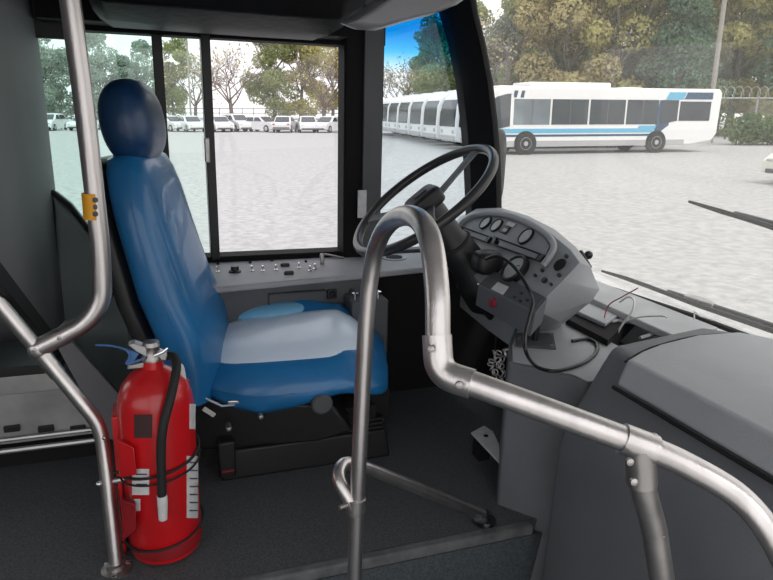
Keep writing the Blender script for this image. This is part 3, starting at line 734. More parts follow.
c = PY(645, 470, .596); pc = PY(640, 446, .605)
MB().tube([pc, PY(642, 484, .6)], TR+.0025, 20).build('tee', 'dull_steel', ar)
dn = [PY(641, 476, .6), PY(645, 496, .6), PY(654, 530, .6), PY(662, 580, .6)]; dd_ = dn[-1]-dn[-2]; dn.append(dn[-1]+dd_*((ZA-dn[-1].z)/dd_.z))
MB().tube(catmull(dn, 6), TR, 20).build('support_tube', 'dull_steel', ar)
for (x, y, Yv) in ((630, 462, .585), (634, 482, .58), (431, 349, .725), (459, 385, .69), (655, 437, .6)):
    MB().lathe([(.0048, -.004), (.0048, .002), (.001, .004)], PY(x, y, Yv), (-.3, -1, .2), 12).build('rivet', 'dull_steel', ar)
# low bar around the pole
lw = empty('low_guard_bar', PZ(486, 518, ZP), 'low bent steel bar from the arched rail to the pedestal foot', 'guard bar')
g = [PY(354, 507, 1.195), PY(345, 493, 1.21), PY(337, 476, 1.235), PY(343, 462, 1.27), PY(362, 466, 1.285), PY(420, 489, 1.34), PY(482, 514, 1.41)]
MB().tube(rounded(g, .03), .0155, 16).build('bar', 'steel', lw)
MB().tube([PY(356, 498, 1.2), PY(355.3, 512, 1.2)], TR+.005, 20).build('clamp', 'dull_steel', lw)
MB().lathe([(.006, 0), (.006, .02), (.001, .021)], PY(347, 505, 1.19), (-1, -.3, 0), 10).build('clamp_bolt', 'dull_steel', lw)
e = g[-1]; MB().lathe([(.035, 0), (.035, .006), (.018, .01), (.016, .03)], (e.x+.01, e.y+.005, ZP), n=24).build('flange', 'black_plastic', lw)
MB().tube([e+V((-.02, -.01, .004)), e+V((.015, .005, -.03))], .015, 12).build('end_collar', 'panel_dark', lw)
MB().lathe([(.009, 0), (.009, .008), (.001, .01)], (e.x+.0, e.y-.03, ZP+.006), n=12).build('bolt', 'chrome', lw)

# ================================================================== FIRE EXTINGUISHER
EX, EY = -.062, 1.56
EB = ZP+.005; RE = .0905
fe_ = empty('fire_extinguisher', (EX, EY, EB), 'red fire extinguisher with black hose and grey valve beside the driver seat', 'fire extinguisher')
ztop = PY(157, 366, EY).z; H = ztop-EB
MB().lathe([(.05, 0), (.085, .004), (RE, .02), (RE, H-.1), (RE*.97, H-.075), (RE*.86, H-.045), (RE*.64, H-.02), (.036, H-.006), (.026, H), (.024, H+.02)], (EX, EY, EB), n=48).build('cylinder', 'red_paint', fe_)
MB().lathe([(RE+.0006, .018), (RE+.0008, .022), (RE+.0008, .05), (RE+.0005, .052)], (EX, EY, EB), n=48).build('worn_base_band', 'dark_red', fe_)
V0 = V((EX, EY, EB+H+.015))
MB().lathe([(.024, 0), (.025, .01), (.02, .018), (.019, .036), (.021, .04), (.018, .05), (.01, .052)], V0, n=24).build('valve', 'dull_steel', fe_)
def px3(x, y, dy=0): return PY(x, y, EY+dy)
b = MB(); b.prism([px3(128, 343), px3(134, 341), px3(161, 350), px3(168, 353), px3(166, 359), px3(150, 357), px3(136, 350)], (0, .03, 0)); b.v = [v+V((0, -.015, 0)) for v in b.v]
b.build('upper_handle', 'alu', fe_, bevel=.003)
b = MB(); b.prism([px3(127, 368), px3(129, 363), px3(150, 359), px3(157, 362), px3(156, 368), px3(148, 366)], (0, .026, 0)); b.v = [v+V((0, -.013, 0)) for v in b.v]
b.build('carry_handle', 'dull_steel', fe_, bevel=.003)
MB().tube([px3(154, 356, -.03), px3(163, 352, -.03), px3(168, 348, -.03)], .004, 8).build('pin', 'chrome', fe_)
MB().tube(catmull([px3(96, 345, .02), px3(112, 346, 0), px3(126, 350, -.02), px3(130, 357, -.02), px3(127, 364, -.02), px3(145, 358, -.02)], 6), .003, 8).build('seal_strap', 'blue_tag', fe_, label='blue plastic seal strap')
b = MB(); b.prism([px3(129, 350, -.02), px3(139, 354, -.02), px3(131, 365, -.02), px3(127, 363, -.02)], (0, .006, 0)); b.build('blue_tag', 'blue_tag', fe_)
# hose
hs = [px3(168, 356), px3(174, 357, -.02), px3(176.5, 366, -.05), px3(174.5, 380, -.075), px3(170, 400, -.10), px3(163.5, 425, -.118), px3(161, 450, -.118), px3(161.8, 485, -.114), px3(162, 497, -.112)]
MB().tube(catmull(hs, 8), .0108, 14).build('hose', 'black_rubber', fe_)
MB().tube([hs[-1]+V((0, 0, .005)), px3(162.5, 500, -.112), px3(163, 519, -.112)], [.012, .0125, .0105], 14).build('nozzle', 'white_label', fe_, label='grey hose nozzle')
MB().tube([px3(169, 357), px3(175, 358, -.012)], .009, 12).build('hose_fitting', 'chrome', fe_)
MB().sup(px3(180.5, 374, .0), (.012, .006, .028), .6, mt=Matrix.Rotation(-.1, 3, 'Y')).build('inspection_tag', 'white_label', fe_, label='white inspection tag on the neck')
MB().sup(px3(184, 383, .005), (.014, .006, .012), .6).build('tag_ring', 'red_tag', fe_)
def wrap(x0, x1, y0, y1, name, m_, r=RE+.0012, par=None, n=8):
    pa_, pb_ = [], []
    for i in range(n+1):
        x = x0+(x1-x0)*i/n
        for lst, y in ((pa_, y0), (pb_, y1)):
            d = ray(x, y); ox, oy = CAM.x-EX, CAM.y-EY
            A_ = d.x**2+d.y**2; B2 = ox*d.x+oy*d.y; C_ = ox*ox+oy*oy-r*r
            disc_ = max(B2*B2-A_*C_, 0); t = (-B2-disc_**.5)/A_; lst.append(CAM+d*t)
    c = V((EX, EY, 0))
    def inn(p): v = V((p.x-EX, p.y-EY, 0)).normalized()*.0015; return p-v
    vs = pa_+pb_+[inn(p) for p in pa_+pb_]; k = n+1; fs = []
    for i in range(n): fs += [(i, i+1, k+i+1, k+i), (2*k+i, 3*k+i, 3*k+i+1, 2*k+i+1)]
    fs += [(0, k, 3*k, 2*k), (n, 2*k+n, 3*k+n, k+n)]
    return MB().add(vs, fs).build(name, m_, par or fe_)
l1 = wrap(132, 149, 469, 495, 'paper_label', 'white_label')
for y in (474, 479, 484): wrap(136, 147, y, y+1.2, 'print_line', 'print_ink', RE+.003, l1)
wrap(134, 140, 499, 511, 'small_label', 'white_label')
l2 = wrap(187, 198.2, 456, 518, 'side_label', 'white_label')
for y in range(462, 512, 8): wrap(190, 198, y, y+1.2, 'print_line', 'print_ink', RE+.003, l2)
wrap(190, 195.5, 404, 429, 'round_label', 'white_label')
wrap(134, 152, 415, 438, 'worn_patch', 'grime')
# bracket
br = empty('extinguisher_bracket', (EX-.1, EY+.02, EB+.05), 'red wall bracket with two wire straps around the extinguisher', 'bracket')
pl = [PY(111, 418, EY-.01), PY(119, 416, EY-.01), PY(127, 556, EY-.01), PY(124, 558, EY-.01)]
pl[2].z = max(pl[2].z, ZP+.02)
MB().prism(pl, (0, .09, 0)).build('back_plate', 'red_paint', br, bevel=.004)
MB().prism([PY(117, 440, EY-.07), PY(134, 448, EY-.09), PY(137, 475, EY-.09), PY(120, 478, EY-.07)], (-.003, .02, 0)).build('wing', 'red_paint', br, bevel=.002)
MB().prism([PY(121, 500, EY-.07), PY(136, 505, EY-.09), PY(136, 530, EY-.09), PY(124, 540, EY-.07)], (-.003, .02, 0)).build('wing', 'dark_red', br, bevel=.002)
def hoop(zl, zr, r, nm):
    pts = []
    for k in range(26):
        a = pi*1.05+(pi*1.05)*k/25+.0; rr = RE+.006
        x = EX+rr*cos(a); y = EY+rr*sin(a); t = k/25
        pts.append(V((x, y, zl+(zr-zl)*t)))
    pts = [V((EX-.125, EY+.0, zl))]+pts
    MB().tube(pts, r, 8).build(nm, 'black_rubber', br)
z1 = PY(150, 466, EY-RE).z; z1b = PY(190, 440, EY-RE*.4).z
hoop(PY(118, 470, EY).z, PY(199, 440, EY).z, .0035, 'wire_strap'); hoop(PY(118, 473, EY).z-.006, PY(199, 443, EY).z-.022, .0025, 'wire_strap')
hoop(PY(122, 540, EY).z, PY(199, 512, EY).z, .003, 'wire_strap')

# ================================================================== OUTSIDE OF THE WINDSHIELD
def wiper(pts, X, lab, arm):
    w = empty('wiper', PX(*pts[-1], X), lab, 'wiper', 'windshield wipers')
    P = [PX(x, y, X) for x, y in pts]
    b = MB(); b.tube(P, [.005]+[.0085]*(len(P)-2)+[.011], 6); b.build('blade', 'black_rubber', w)
    A_ = [PX(x, y, X+.03) for x, y in arm]
    MB().tube(A_, .010, 8).build('arm', 'black_plastic', w)
wiper([(602, 271), (625, 278), (650, 287), (700, 306), (773, 331), (830, 351)], 1.72, 'long black wiper lying across the lower windshield', [(668, 292), (700, 302), (773, 326), (840, 348)])
wiper([(689, 201.5), (720, 211), (750, 220), (790, 233), (830, 245)], 1.74, 'upper black wiper at the right edge of the windshield', [(735, 214), (770, 223), (830, 240)])
w_ = PX(690, 303, 1.72)
tag(MB().sup(PX(700, 301, 1.75), (.02, .07, .012), .7).build('wiper_bracket', 'dull_steel'), 'small grey wiper bracket at the middle of the lower wiper', 'bracket')
# outside mirror
om = empty('outside_mirror', (1.5, 2.75, 1.7), 'black outside mirror just ahead of the front pillar', 'mirror')
c = PY(494, 167, 2.72)
MB().sup(c, (.045, .05, .175), .6, .5).build('shell', 'black_plastic', om)
MB().tube([c+V((0, .0, .15)), c+V((-.05, -.02, .25)), c+V((-.12, -.14, .3))], .014, 8).build('arm', 'black_plastic', om)
# ================================================================== OUTSIDE
FH = V((sin(YAW), cos(YAW), 0)); RH = V((cos(YAW), -sin(YAW), 0))
SL = .023
def GW(lat, dep, h=0): p = RH*lat+FH*dep; p.z = SL*lat+h+.09; return p
TILT = Matrix.Rotation(-SL, 4, FH)
def place(o, lat, dep, rz, tilt=True):
    mm = Matrix.Rotation(rz, 4, 'Z')
    if tilt: mm = TILT@mm
    mm = Matrix.Translation(GW(lat, dep))@mm; o.matrix_world = mm; o.location = mm.to_translation(); o.rotation_euler = mm.to_euler()
b = MB(); N = 24
vs = [GW(-160+320*i/N, -20+240*j/N) for j in range(N+1) for i in range(N+1)]
fs = [(j*(N+1)+i, j*(N+1)+i+1, (j+1)*(N+1)+i+1, (j+1)*(N+1)+i) for j in range(N) for i in range(N)]
b.add(vs, fs); g = struct(b.build('ground', 'gravel'), 'pale gravel parking lot')
nt = M['gravel'].node_tree
ang = lambda v: math.atan2(v.y, v.x)

# ---- transit bus, heading along +x of its own frame; front at x=+6.1
def make_bus():
    o = empty('transit_bus', (0, 0, 0), '', 'bus')
    prof = [(-6.2, .55), (-6.45, .9), (-6.5, 2.8), (-6.35, 2.99), (4.9, 2.99), (5.45, 2.88), (5.85, 2.62), (6.05, 2.2), (6.12, 1.3), (6.12, .5), (6.0, .38), (5.0, .34), (-4.9, .36)]
    y = 1.27
    MB().loft([[V((a, -y+.06, z)) for a, z in prof], [V((a, y-.06, z)) for a, z in prof]]).build('body', 'white_paint', o, bevel=.06, seg=3)
    for s in (-1, 1):
        def pan(name, pts, m_, d=.012, off=0): 
            yy = s*(y-.062+off); return MB().prism([V((a, yy, z)) for a, z in pts], (0, s*d, 0)).build(name, m_, o)
        pan('skirt', [(-4.6, .38), (5.0, .36), (5.0, .62), (-4.6, .62)], 'bus_skirt')
        pan('blue_stripe', [(-2.75, .96), (5.1, .96), (5.1, 1.16), (-1.9, 1.16), (-2.0, 1.28), (-2.95, 1.28)], 'bus_blue')
        pan('navy_stripe', [(-2.6, .8), (5.05, .8), (5.05, .9), (-2.6, .9)], 'bus_navy')
        pan('navy_panel', [(-3.62, 1.3), (-3.0, .86), (-2.85, 1.05), (-3.0, 2.45), (-3.62, 2.45)], 'bus_navy', .01)
        pan('blue_corner', [(-4.3, 2.48), (-3.3, 2.48), (-3.5, 2.82), (-4.45, 2.82)], 'bus_blue', .012)
        xs_ = [4.6, 2.7, .75, -1.2, -3.0]
        for i in range(4):
            a, c_ = xs_[i]-.05, xs_[i+1]+.05
            pan('window', [(c_, 1.34), (a, 1.34), (a, 2.46), (c_, 2.46)], 'bus_glass' if i else 'bus_glass_pale', .02)
            for xm in ((a+c_)/2,): pan('mullion', [(xm-.02, 1.34), (xm+.02, 1.34), (xm+.02, 2.46), (xm-.02, 2.46)], 'car_trim', .024)
        pan('window', [(-4.05, 1.5), (-3.12, 1.34), (-3.12, 2.46), (-4.05, 2.46)], 'bus_glass', .022)
        pan('rear_window', [(-5.9, 1.5), (-4.15, 1.5), (-4.15, 2.4), (-5.9, 2.4)], 'bus_glass', .02)
        pan('roof_louvre', [(-5.95, 2.5), (-4.35, 2.5), (-4.5, 2.82), (-5.95, 2.82)], 'bus_navy', .02)
        pan('driver_window', [(4.68, 1.28), (5.6, 1.1), (5.95, 1.15), (5.9, 1.9), (5.72, 2.3), (5.4, 2.55), (4.9, 2.68), (4.68, 2.68)], 'bus_glass', .025)
        pan('front_post', [(4.6, 1.15), (4.72, 1.15), (4.72, 2.65), (4.6, 2.65)], 'white_paint', .03)
        pan('roof_mark', [(4.45, 2.52), (4.62, 2.52), (4.56, 2.82), (4.38, 2.82)], 'bus_navy')
        pan('roof_mark', [(4.1, 2.52), (4.27, 2.52), (4.2, 2.82), (4.05, 2.82)], 'bus_navy')
        for xw in (3.9, -3.0):
            MB().lathe([(.56, 0), (.56, .015), (.001, .016)], (xw, s*(y-.06), .5), (0, s, 0), 28).build('wheel_arch', 'tyre', o)
            w = MB().lathe([(.3, -.2), (.48, -.18), (.5, -.02), (.48, .06), (.32, .08), (.001, .08)], (xw, s*(y-.06), .5), (0, s, 0), 28).build('wheel', 'tyre', o)
            MB().lathe([(.30, .07), (.27, .085), (.2, .03), (.12, .03), (.1, .1), (.001, .1)], (xw, s*(y-.06), .5), (0, s, 0), 24).build('rim', 'rim', w)
    # wrap-around windscreen
    rr = [[V((5.55+.0*yv, yv, 2.5)) for yv in (-1.1, 1.1)], ]
    MB().loft([[V((x_, -1.1, z)), V((x_, 1.1, z)), V((x_-.06, 1.1, z)), V((x_-.06, -1.1, z))] for x_, z in ((6.15, 1.15), (6.12, 1.8), (6.07, 2.2), (5.93, 2.5))]).build('windshield', 'bus_glass', o)
    MB().bb((6.1, -1.15, .45), (6.2, 1.15, .7)).build('bumper', 'bus_skirt', o, bevel=.03)
    for yv in (-.85, .85): MB().sup((6.13, yv, .9), (.03, .16, .1), .6).build('headlight', 'gauge_face', o)
    MB().box((1.6, 0, 3.09), (4.2, 1.8, .26)).build('roof_unit', 'white_paint', o, bevel=.07)
    MB().box((-1.8, 0, 2.98), (1.0, 1.4, .12)).build('roof_hatch', 'white_paint', o, bevel=.03)
    MB().box((4.3, 0, 2.98), (1.4, 1.6, .1)).build('roof_fairing', 'white_paint', o, bevel=.04)
    return o
bus = make_bus()
d = (RH*-.97+FH*-.26).normalized(); rz = ang(d)
fr_lat, fr_dep = 3.75, 30.7
cb = (fr_lat*1.0, fr_dep)
ax_lat, ax_dep = d.dot(RH), d.dot(FH)
labs = ['white transit bus with blue stripe parked nearest, seen from its side']+['white transit bus whose nose shows in the row, %s behind the striped bus' % k for k in ('first', 'second', 'third', 'fourth', 'fifth', 'sixth', 'seventh')]
for i in range(8):
    o = bus if i == 0 else copy_tree(bus)
    tag(o, labs[i], 'bus', 'row of parked white buses')
    la, de = fr_lat-.72*i, fr_dep+3.7*i+(.5 if i else 0)
    place(o, la-ax_lat*6.1, de-ax_dep*6.1, rz)

# ---- cars
def make_car(name, suv=False, paint='car_white'):
    o = empty(name, (0, 0, 0), '', 'car'); k = 1.12 if suv else 1
    low = [(-2.2, .35), (-2.25, .75*k), (-2.1, .92*k), (-1.2, .98*k), (1.0, .98*k), (2.0, .8*k), (2.25, .62*k), (2.25, .32), (1.5, .24), (-1.5, .24)]
    cab = [(-1.95 if suv else -1.55, .95*k), (-1.75 if suv else -.95, 1.36*k+.05), (-.8, 1.44*k+.04), (.1, 1.43*k+.03), (.45, 1.36*k), (1.15, .95*k)]
    lo = lambda yv, sc=1: [V((a*sc, yv, z)) for a, z in low]
    MB().loft([lo(-.84, .97), lo(-.88), lo(.88), lo(.84, .97)]).build('body', paint, o, bevel=.06, seg=3)
    cen = sum((V((a, 0, z)) for a, z in cab), V())/len(cab)
    MB().loft([[V((a*.93, -.68+(.0 if z > 1.2 else -.12), z)) for a, z in cab], [V((a, 0, z+.02)) for a, z in cab], [V((a*.93, .68-(.0 if z > 1.2 else -.12), z)) for a, z in cab]]).build('roof', paint, o, bevel=.04)
    for s in (-1, 1):
        for a, c_, t0, t1 in ((-1.55 if suv else -1.1, -.25, .1, .05), (-.17, .82, .05, .42)):
            MB().prism([V((a-(.1 if a < -.5 else 0), s*.80, 1.0*k)), V((c_, s*.80, 1.0*k)), V((c_-t1, s*.69, 1.34*k)), V((a+t0, s*.69, 1.34*k))], (0, s*.02, 0)).build('side_window', 'car_glass', o)
        for xw in (-1.35, 1.4):
            w = MB().lathe([(.2, -.12), (.32, -.1), (.33, 0), (.31, .03), (.001, .04)], (xw, s*.84, .33), (0, s, 0), 20).build('wheel', 'tyre', o)
            MB().lathe([(.2, .03), (.16, .045), (.001, .05)], (xw, s*.84, .33), (0, s, 0), 16).build('hubcap', 'rim', w)
    MB().prism([V((1.16, -.66, .98*k)), V((1.16, .66, .98*k)), V((.5, .58, 1.37*k)), V((.5, -.58, 1.37*k))], (.03, 0, .02)).build('windshield', 'car_glass', o)
    a = -2.0 if suv else -1.6; c_ = -1.82 if suv else -1.02
    MB().prism([V((a, -.66, .98*k)), V((a, .66, .98*k)), V((c_, .58, 1.38*k)), V((c_, -.58, 1.38*k))], (-.03, 0, .02)).build('rear_window', 'car_glass', o)
    MB().bb((2.16, -.7, .3), (2.3, .7, .42)).build('front_bumper', 'car_trim', o, bevel=.02)
    MB().bb((-2.3, -.75, .38), (-2.2, .75, .5)).build('rear_bumper', 'car_trim', o, bevel=.02)
    for s in (-1, 1):
        MB().sup((2.17, s*.62, .62*k), (.08, .17, .07), .5).build('headlight', 'gauge_face', o)
        MB().sup((-2.2, s*.66, .75*k), (.05, .14, .08), .5).build('tail_light', 'tail_red', o)
    return o
sed = make_car('parked_car'); suv = make_car('parked_van', True)
toward = ang(-FH)
pos = [(-392+386, 0)]
# (pixel centre, depth, suv, yaw, phrase)
cars = [(57, 66, 1, .1, 'leftmost white parked car behind the grab pole'), (90, 66, 0, .0, 'white parked car seen just right of the grab pole'),
        (172, 64, 0, .9, 'white parked car between the two sash posts, left one'), (192, 63, 0, .6, 'white parked car between the two sash posts, right one'),
        (220, 63, 0, .5, 'white parked car directly right of the second sash post'), (237, 64, 1, .7, 'tall white parked car under the bare tree'),
        (261, 63, 0, 1.0, 'white parked car left of the dark tailed car'), (284, 62, 0, 3.14, 'white parked car showing its back under the olive tree'),
        (306, 62, 0, .2, 'white parked car third from the wide post'), (327, 62, 0, -.4, 'white parked car beside the wide window post')]
for i, (x, dep, s, yaw, lab) in enumerate(cars):
    src = suv if s else sed
    first = not src.get('used')
    o = src if first else copy_tree(src); src['used'] = 1
    tag(o, lab, 'car', 'white cars along the far lot edge')
    place(o, (x-386.5)/FPX*dep, dep, toward+yaw)
for o in bpy.data.objects:
    if 'used' in o: del o['used']
cc = make_car('sedan', False, 'car_cream'); tag(cc, 'cream sedan cut off by the right edge of the photo', 'car')
place(cc, 12.75, 18, ang((-RH*.93-FH*.3)))

# ---- fences
def px_at(x, dep): return (x-386.5)/FPX*dep
ff = empty('far_fence', GW(-16, 70), 'dark thin fence line behind the parked white cars', 'fence')
b = MB()
for k in range(40): b.cyl(GW(-42+k*1.2, 69.5), GW(-42+k*1.2, 69.5, 2.2), .04, n=5)
b.build('pickets', 'far_fence', ff)
b = MB()
for h in (2.15, 1.7, 1.1): b.tube([GW(-42, 69.5, h), GW(6, 69.5, h)], .04, 5)
b.build('rails', 'far_fence', ff)
cf = empty('chain_link_fence', GW(25, 44), 'chain link fence topped with coiled razor wire at the right', 'fence')
b = MB()
L0, L1, DF = 20.5, 34, 42.0
for k in range(6):
    la = L0+2.45*k; o = MB().cyl(GW(la, DF), GW(la, DF, 2.9), .06, n=8).build('post', 'fence_metal', cf)
MB().tube([GW(L0, DF, 2.75), GW(L1, DF, 2.75)], .05, 8).build('top_rail', 'fence_metal', cf)
pts = []
for k in range(420):
    t = k/419; la = L0+(L1-L0)*t; a = t*2*pi*26
    p = GW(la, DF, 3.1); pts.append(p+FH*.35*cos(a)+V((0, 0, .35*sin(a))))
MB().tube(pts, .022, 4).build('razor_coil', 'fence_metal', cf)
b = MB()
for k in range(90):
    la = L0+(L1-L0)*k/90
    for s in (-1, 1):
        l2_ = la+s*2.7
        if L0 <= l2_ <= L1: b.tube([GW(la, DF, 0.05), GW(l2_, DF, 2.72)], .007, 3)
b.build('mesh', 'fence_metal', cf)

# ---- leaf clouds and trees
def leaves(bm_, c, rad, n, size, rng, flat=1.0):
    vs, fs = [], []
    for k in range(n):
        while 1:
            p = V((rng.uniform(-1, 1), rng.uniform(-1, 1), rng.uniform(-1, 1)))
            if .25 < p.length < 1: break
        p = p.normalized()*(p.length**.5)
        q = V((c[0]+p.x*rad[0], c[1]+p.y*rad[1], c[2]+p.z*rad[2]))
        nr = (p+V((rng.gauss(0, .6), rng.gauss(0, .6), rng.gauss(0, .6)))).normalized(); u, w = frame(nr)
        a = rng.uniform(0, 6.28); u, w = u*cos(a)+w*sin(a), w*cos(a)-u*sin(a)
        s = size*rng.uniform(.6, 1.3); o = len(vs)
        vs += [q-u*s, q+w*s*.55, q+u*s, q-w*s*.55]; fs.append((o, o+1, o+2, o+3))
    bm_.add(vs, fs)
def branches(b, p, d, L, r, depth, rng, tips):
    q = p+d*L; mid = p.lerp(q, .5)+V((rng.gauss(0, .05), rng.gauss(0, .05), 0))*L
    b.tube([p, mid, q], [r, r*.82, r*.62], 5 if depth > 1 else 3)
    if depth == 0: tips.append(q); return
    for k in range(3 if depth > 1 else 4):
        nd = (d+V((rng.gauss(0, .55), rng.gauss(0, .55), rng.gauss(.08, .35)))).normalized()
        branches(b, p.lerp(q, rng.uniform(.55, 1)), nd, L*rng.uniform(.62, .82), r*.55, depth-1, rng, tips)
def make_tree(seed, kind, leaf, H, Rad, name='leafy_tree', n=15000):
    rng = random.Random(seed); o = empty(name, (0, 0, 0), '', 'tree')
    b = MB(); tips = []
    if kind == 'cone':
        b.cyl((0, 0, 0), (0, 0, H*.95), H*.018, .03, 8); b.build('trunk', 'bark', o)
        c = MB()
        for k in range(46):
            t = rng.random()**.8; z = H*(.1+.88*t); rr = Rad*(1-t)*rng.uniform(.55, 1)+.2; a = rng.uniform(0, 6.28)
            leaves(c, (rr*.6*cos(a), rr*.6*sin(a), z), (rr*.6+.3, rr*.6+.3, H*.055), n//46, .17, rng)
        c.build('crown', leaf, o, smooth=False); return o
    b.tube([V((0, 0, 0)), V((.1, 0, H*.2)), V((0, .15, H*.4))], [H*.02, H*.016, H*.012], 8)
    for k in range(5):
        a = k*1.256+rng.uniform(-.3, .3)
        branches(b, V((.03, .05, H*(.3+.03*k))), V((cos(a)*.6, sin(a)*.6, .8)).normalized(), H*.2, H*.008, 2, rng, tips)
    b.build('trunk', 'bark', o, smooth=False)
    c = MB()
    nb = 34
    for k in range(nb):
        z = rng.uniform(.14, .95); env = Rad*math.sqrt(max(0, 1-((z-.5)/.5)**2))*.85+.3
        a = rng.uniform(0, 6.28); rr = env*rng.random()**.5*.8; s = rng.uniform(.2, .34)*Rad
        leaves(c, (rr*cos(a), rr*sin(a), z*H), (s, s, s*.8), n//nb, .16, rng)
    c.build('crown', leaf, o, smooth=False); return o
def make_bare(seed, H):
    rng = random.Random(seed); o = empty('bare_tree', (0, 0, 0), '', 'tree'); b = MB(); tips = []
    b.tube([V((0, 0, 0)), V((.08, 0, H*.14)), V((0, .1, H*.28))], [H*.026, H*.02, H*.016], 8)
    for k in range(6):
        a = k*1.05+rng.uniform(-.3, .3)
        branches(b, V((0, .05, H*(.2+.015*k))), V((cos(a)*.75, sin(a)*.75, .75)).normalized(), H*.24, H*.009, 4, rng, tips)
    b.build('trunk', 'twig', o, smooth=False)
    c = MB()
    for t in tips[::3]: leaves(c, t, (.5, .5, .5), 2, .16, rng)
    c.build('last_leaves', 'leaf_rust', o, smooth=False); return o
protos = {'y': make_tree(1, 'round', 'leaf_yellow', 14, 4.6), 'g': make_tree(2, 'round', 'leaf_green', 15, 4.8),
          'c': make_tree(3, 'cone', 'leaf_dark', 17, 3.6, 'conifer_tree'), 'r': make_tree(4, 'round', 'leaf_rust', 13, 4.4),
          'h': make_tree(5, 'round', 'leaf_hazy', 12, 4.6), 'b': make_bare(6, 11)}
kindlab = {'y': 'yellow green autumn tree', 'g': 'green leafy tree', 'c': 'dark green conifer', 'r': 'rust brown autumn tree', 'h': 'hazy grey green tree', 'b': 'bare branching tree'}
used = set()
# (kind, pixel x, depth, scale, where)
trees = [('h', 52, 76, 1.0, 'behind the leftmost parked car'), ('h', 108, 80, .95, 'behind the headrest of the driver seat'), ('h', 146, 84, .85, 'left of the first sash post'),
         ('g', 176, 84, .75, 'between the sash posts'), ('b', 198, 80, .95, 'beside the second sash post'),
         ('b', 232, 74, 1.05, 'against white sky in the clear window pane'), ('g', 274, 76, .92, 'left half of the clump in the clear window pane'),
         ('y', 300, 78, .95, 'middle of the clear window pane'), ('r', 330, 86, .95, 'at the right end of the clear window pane'), ('b', 322, 74, .9, 'beside the wide window post'),
         ('b', 392, 78, .9, 'left in the quarter window'), ('b', 408, 82, 1.0, 'middle of the quarter window'), ('g', 440, 74, 1.1, 'right in the quarter window'), ('y', 425, 88, .9, 'low behind the row of buses'),
         ('b', 488, 60, 1.1, 'just right of the front pillar'), ('h', 502, 66, 1.15, 'pale, right of the front pillar'), ('g', 528, 62, 1.15, 'above the front of the striped bus'), ('r', 552, 58, 1.2, 'above the roof unit of the striped bus'),
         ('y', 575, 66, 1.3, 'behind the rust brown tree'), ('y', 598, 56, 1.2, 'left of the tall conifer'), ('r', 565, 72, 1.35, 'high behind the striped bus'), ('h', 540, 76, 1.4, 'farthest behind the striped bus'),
         ('g', 620, 66, 1.35, 'behind the middle of the striped bus'), ('c', 658, 54, 1.05, 'above the rear of the striped bus'), ('y', 682, 60, 1.25, 'left of the utility pole'), ('r', 640, 72, 1.4, 'between conifer and rear trees'),
         ('y', 712, 56, 1.2, 'behind the utility pole'), ('g', 735, 66, 1.3, 'right of the utility pole'), ('y', 700, 74, 1.45, 'high behind the utility pole'), ('c', 768, 52, 1.0, 'at the right edge'), ('g', 790, 58, 1.3, 'beyond the right edge of the picture'), ('y', 752, 70, 1.3, 'above the razor wire fence'), ('g', 520, 84, 1.5, 'far off above the bus nose'), ('g', 660, 84, 1.6, 'far off behind the tall conifer')]
rngt = random.Random(11)
for i, (k, x, dep, sc_, where) in enumerate(trees):
    o = protos[k] if k not in used else copy_tree(protos[k]); used.add(k)
    if k == 'b': o.name = 'bare_tree'
    tag(o, kindlab[k]+' '+where, 'tree', 'trees around the lot')
    place(o, px_at(x, dep), dep, rngt.uniform(0, 6.28), tilt=False); o.scale = (sc_, sc_, sc_*rngt.uniform(.95, 1.1))
    o.location.z -= .05
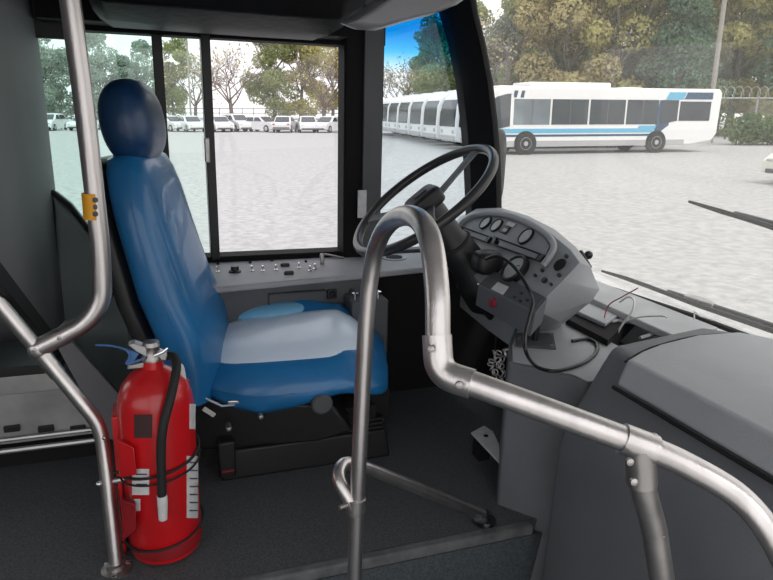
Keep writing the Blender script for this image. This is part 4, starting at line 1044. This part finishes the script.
# hedge
hd = empty('hedge', GW(23, 39), 'low green hedge in front of the razor wire fence', 'hedge')
rng = random.Random(5); c = MB()
for k in range(60):
    la = 20.8+13*k/60; leaves(c, GW(la, 40+rng.uniform(-.6, .6), .7+rng.uniform(0, .45)), (1.0, 1.0, .8), 130, .14, rng)
c.build('foliage', 'hedge_leaf', hd, smooth=False)
b = MB()
for k in range(14): b.cyl(GW(21+k*.95, 40), GW(21+k*.95, 40, .9), .05, .03, 5)
b.build('stems', 'bark', hd)
# poles
up_ = empty('utility_pole', GW(px_at(701, 50), 50), 'tall pale utility pole rising behind the striped bus', 'pole')
pb_ = GW(px_at(693, 50), 50); MB().tube([pb_, pb_+V((-.5, 0, 16))], [.2, .14], 10).build('shaft', 'wood_pole', up_)
MB().bb((pb_.x-1.1, pb_.y-.08, pb_.z+14.6), (pb_.x+1.1, pb_.y+.08, pb_.z+14.8)).build('crossarm', 'wood_pole', up_)
lp2 = empty('lamp_post', GW(px_at(191, 68), 68), 'thin pale lamp post seen between the two sash posts', 'lamp post')
pb_ = GW(px_at(193, 68), 68); MB().cyl(pb_, pb_+V((0, 0, 9.5)), .11, .07, 8).build('shaft', 'wood_pole', lp2)
MB().sup(pb_+V((.5, 0, 9.5)), (.5, .15, .1), .6).build('lamp_head', 'fence_metal', lp2)

# ================================================================== LIGHT
W = bpy.data.worlds.new('world'); S.world = W; W.use_nodes = True; nt = W.node_tree
bg = nt.nodes['Background']; tc = nt.nodes.new('ShaderNodeTexCoord'); sx = nt.nodes.new('ShaderNodeSeparateXYZ')
cr = nt.nodes.new('ShaderNodeValToRGB'); nt.links.new(tc.outputs['Generated'], sx.inputs[0]); nt.links.new(sx.outputs['Z'], cr.inputs[0])
cr.color_ramp.elements[0].color = (1, .985, .985, 1); cr.color_ramp.elements[1].color = (.93, .955, 1, 1)
nt.links.new(cr.outputs[0], bg.inputs[0]); bg.inputs[1].default_value = 1.35
sd = bpy.data.lights.new('sun', 'SUN'); sd.energy = 1.7; sd.angle = R(25); sd.color = (1, .97, .93)
so = bpy.data.objects.new('sun', sd); COL.objects.link(so)
so.rotation_euler = V((.25, -.55, .9)).to_track_quat('Z', 'Y').to_euler()
S.view_settings.view_transform = 'Standard'; S.view_settings.look = 'None'; S.view_settings.gamma = 1; S.view_settings.use_curve_mapping = False
S.view_settings.exposure = .25
S.cycles.max_bounces = 10; S.cycles.transparent_max_bounces = 16; S.cycles.use_denoising = True
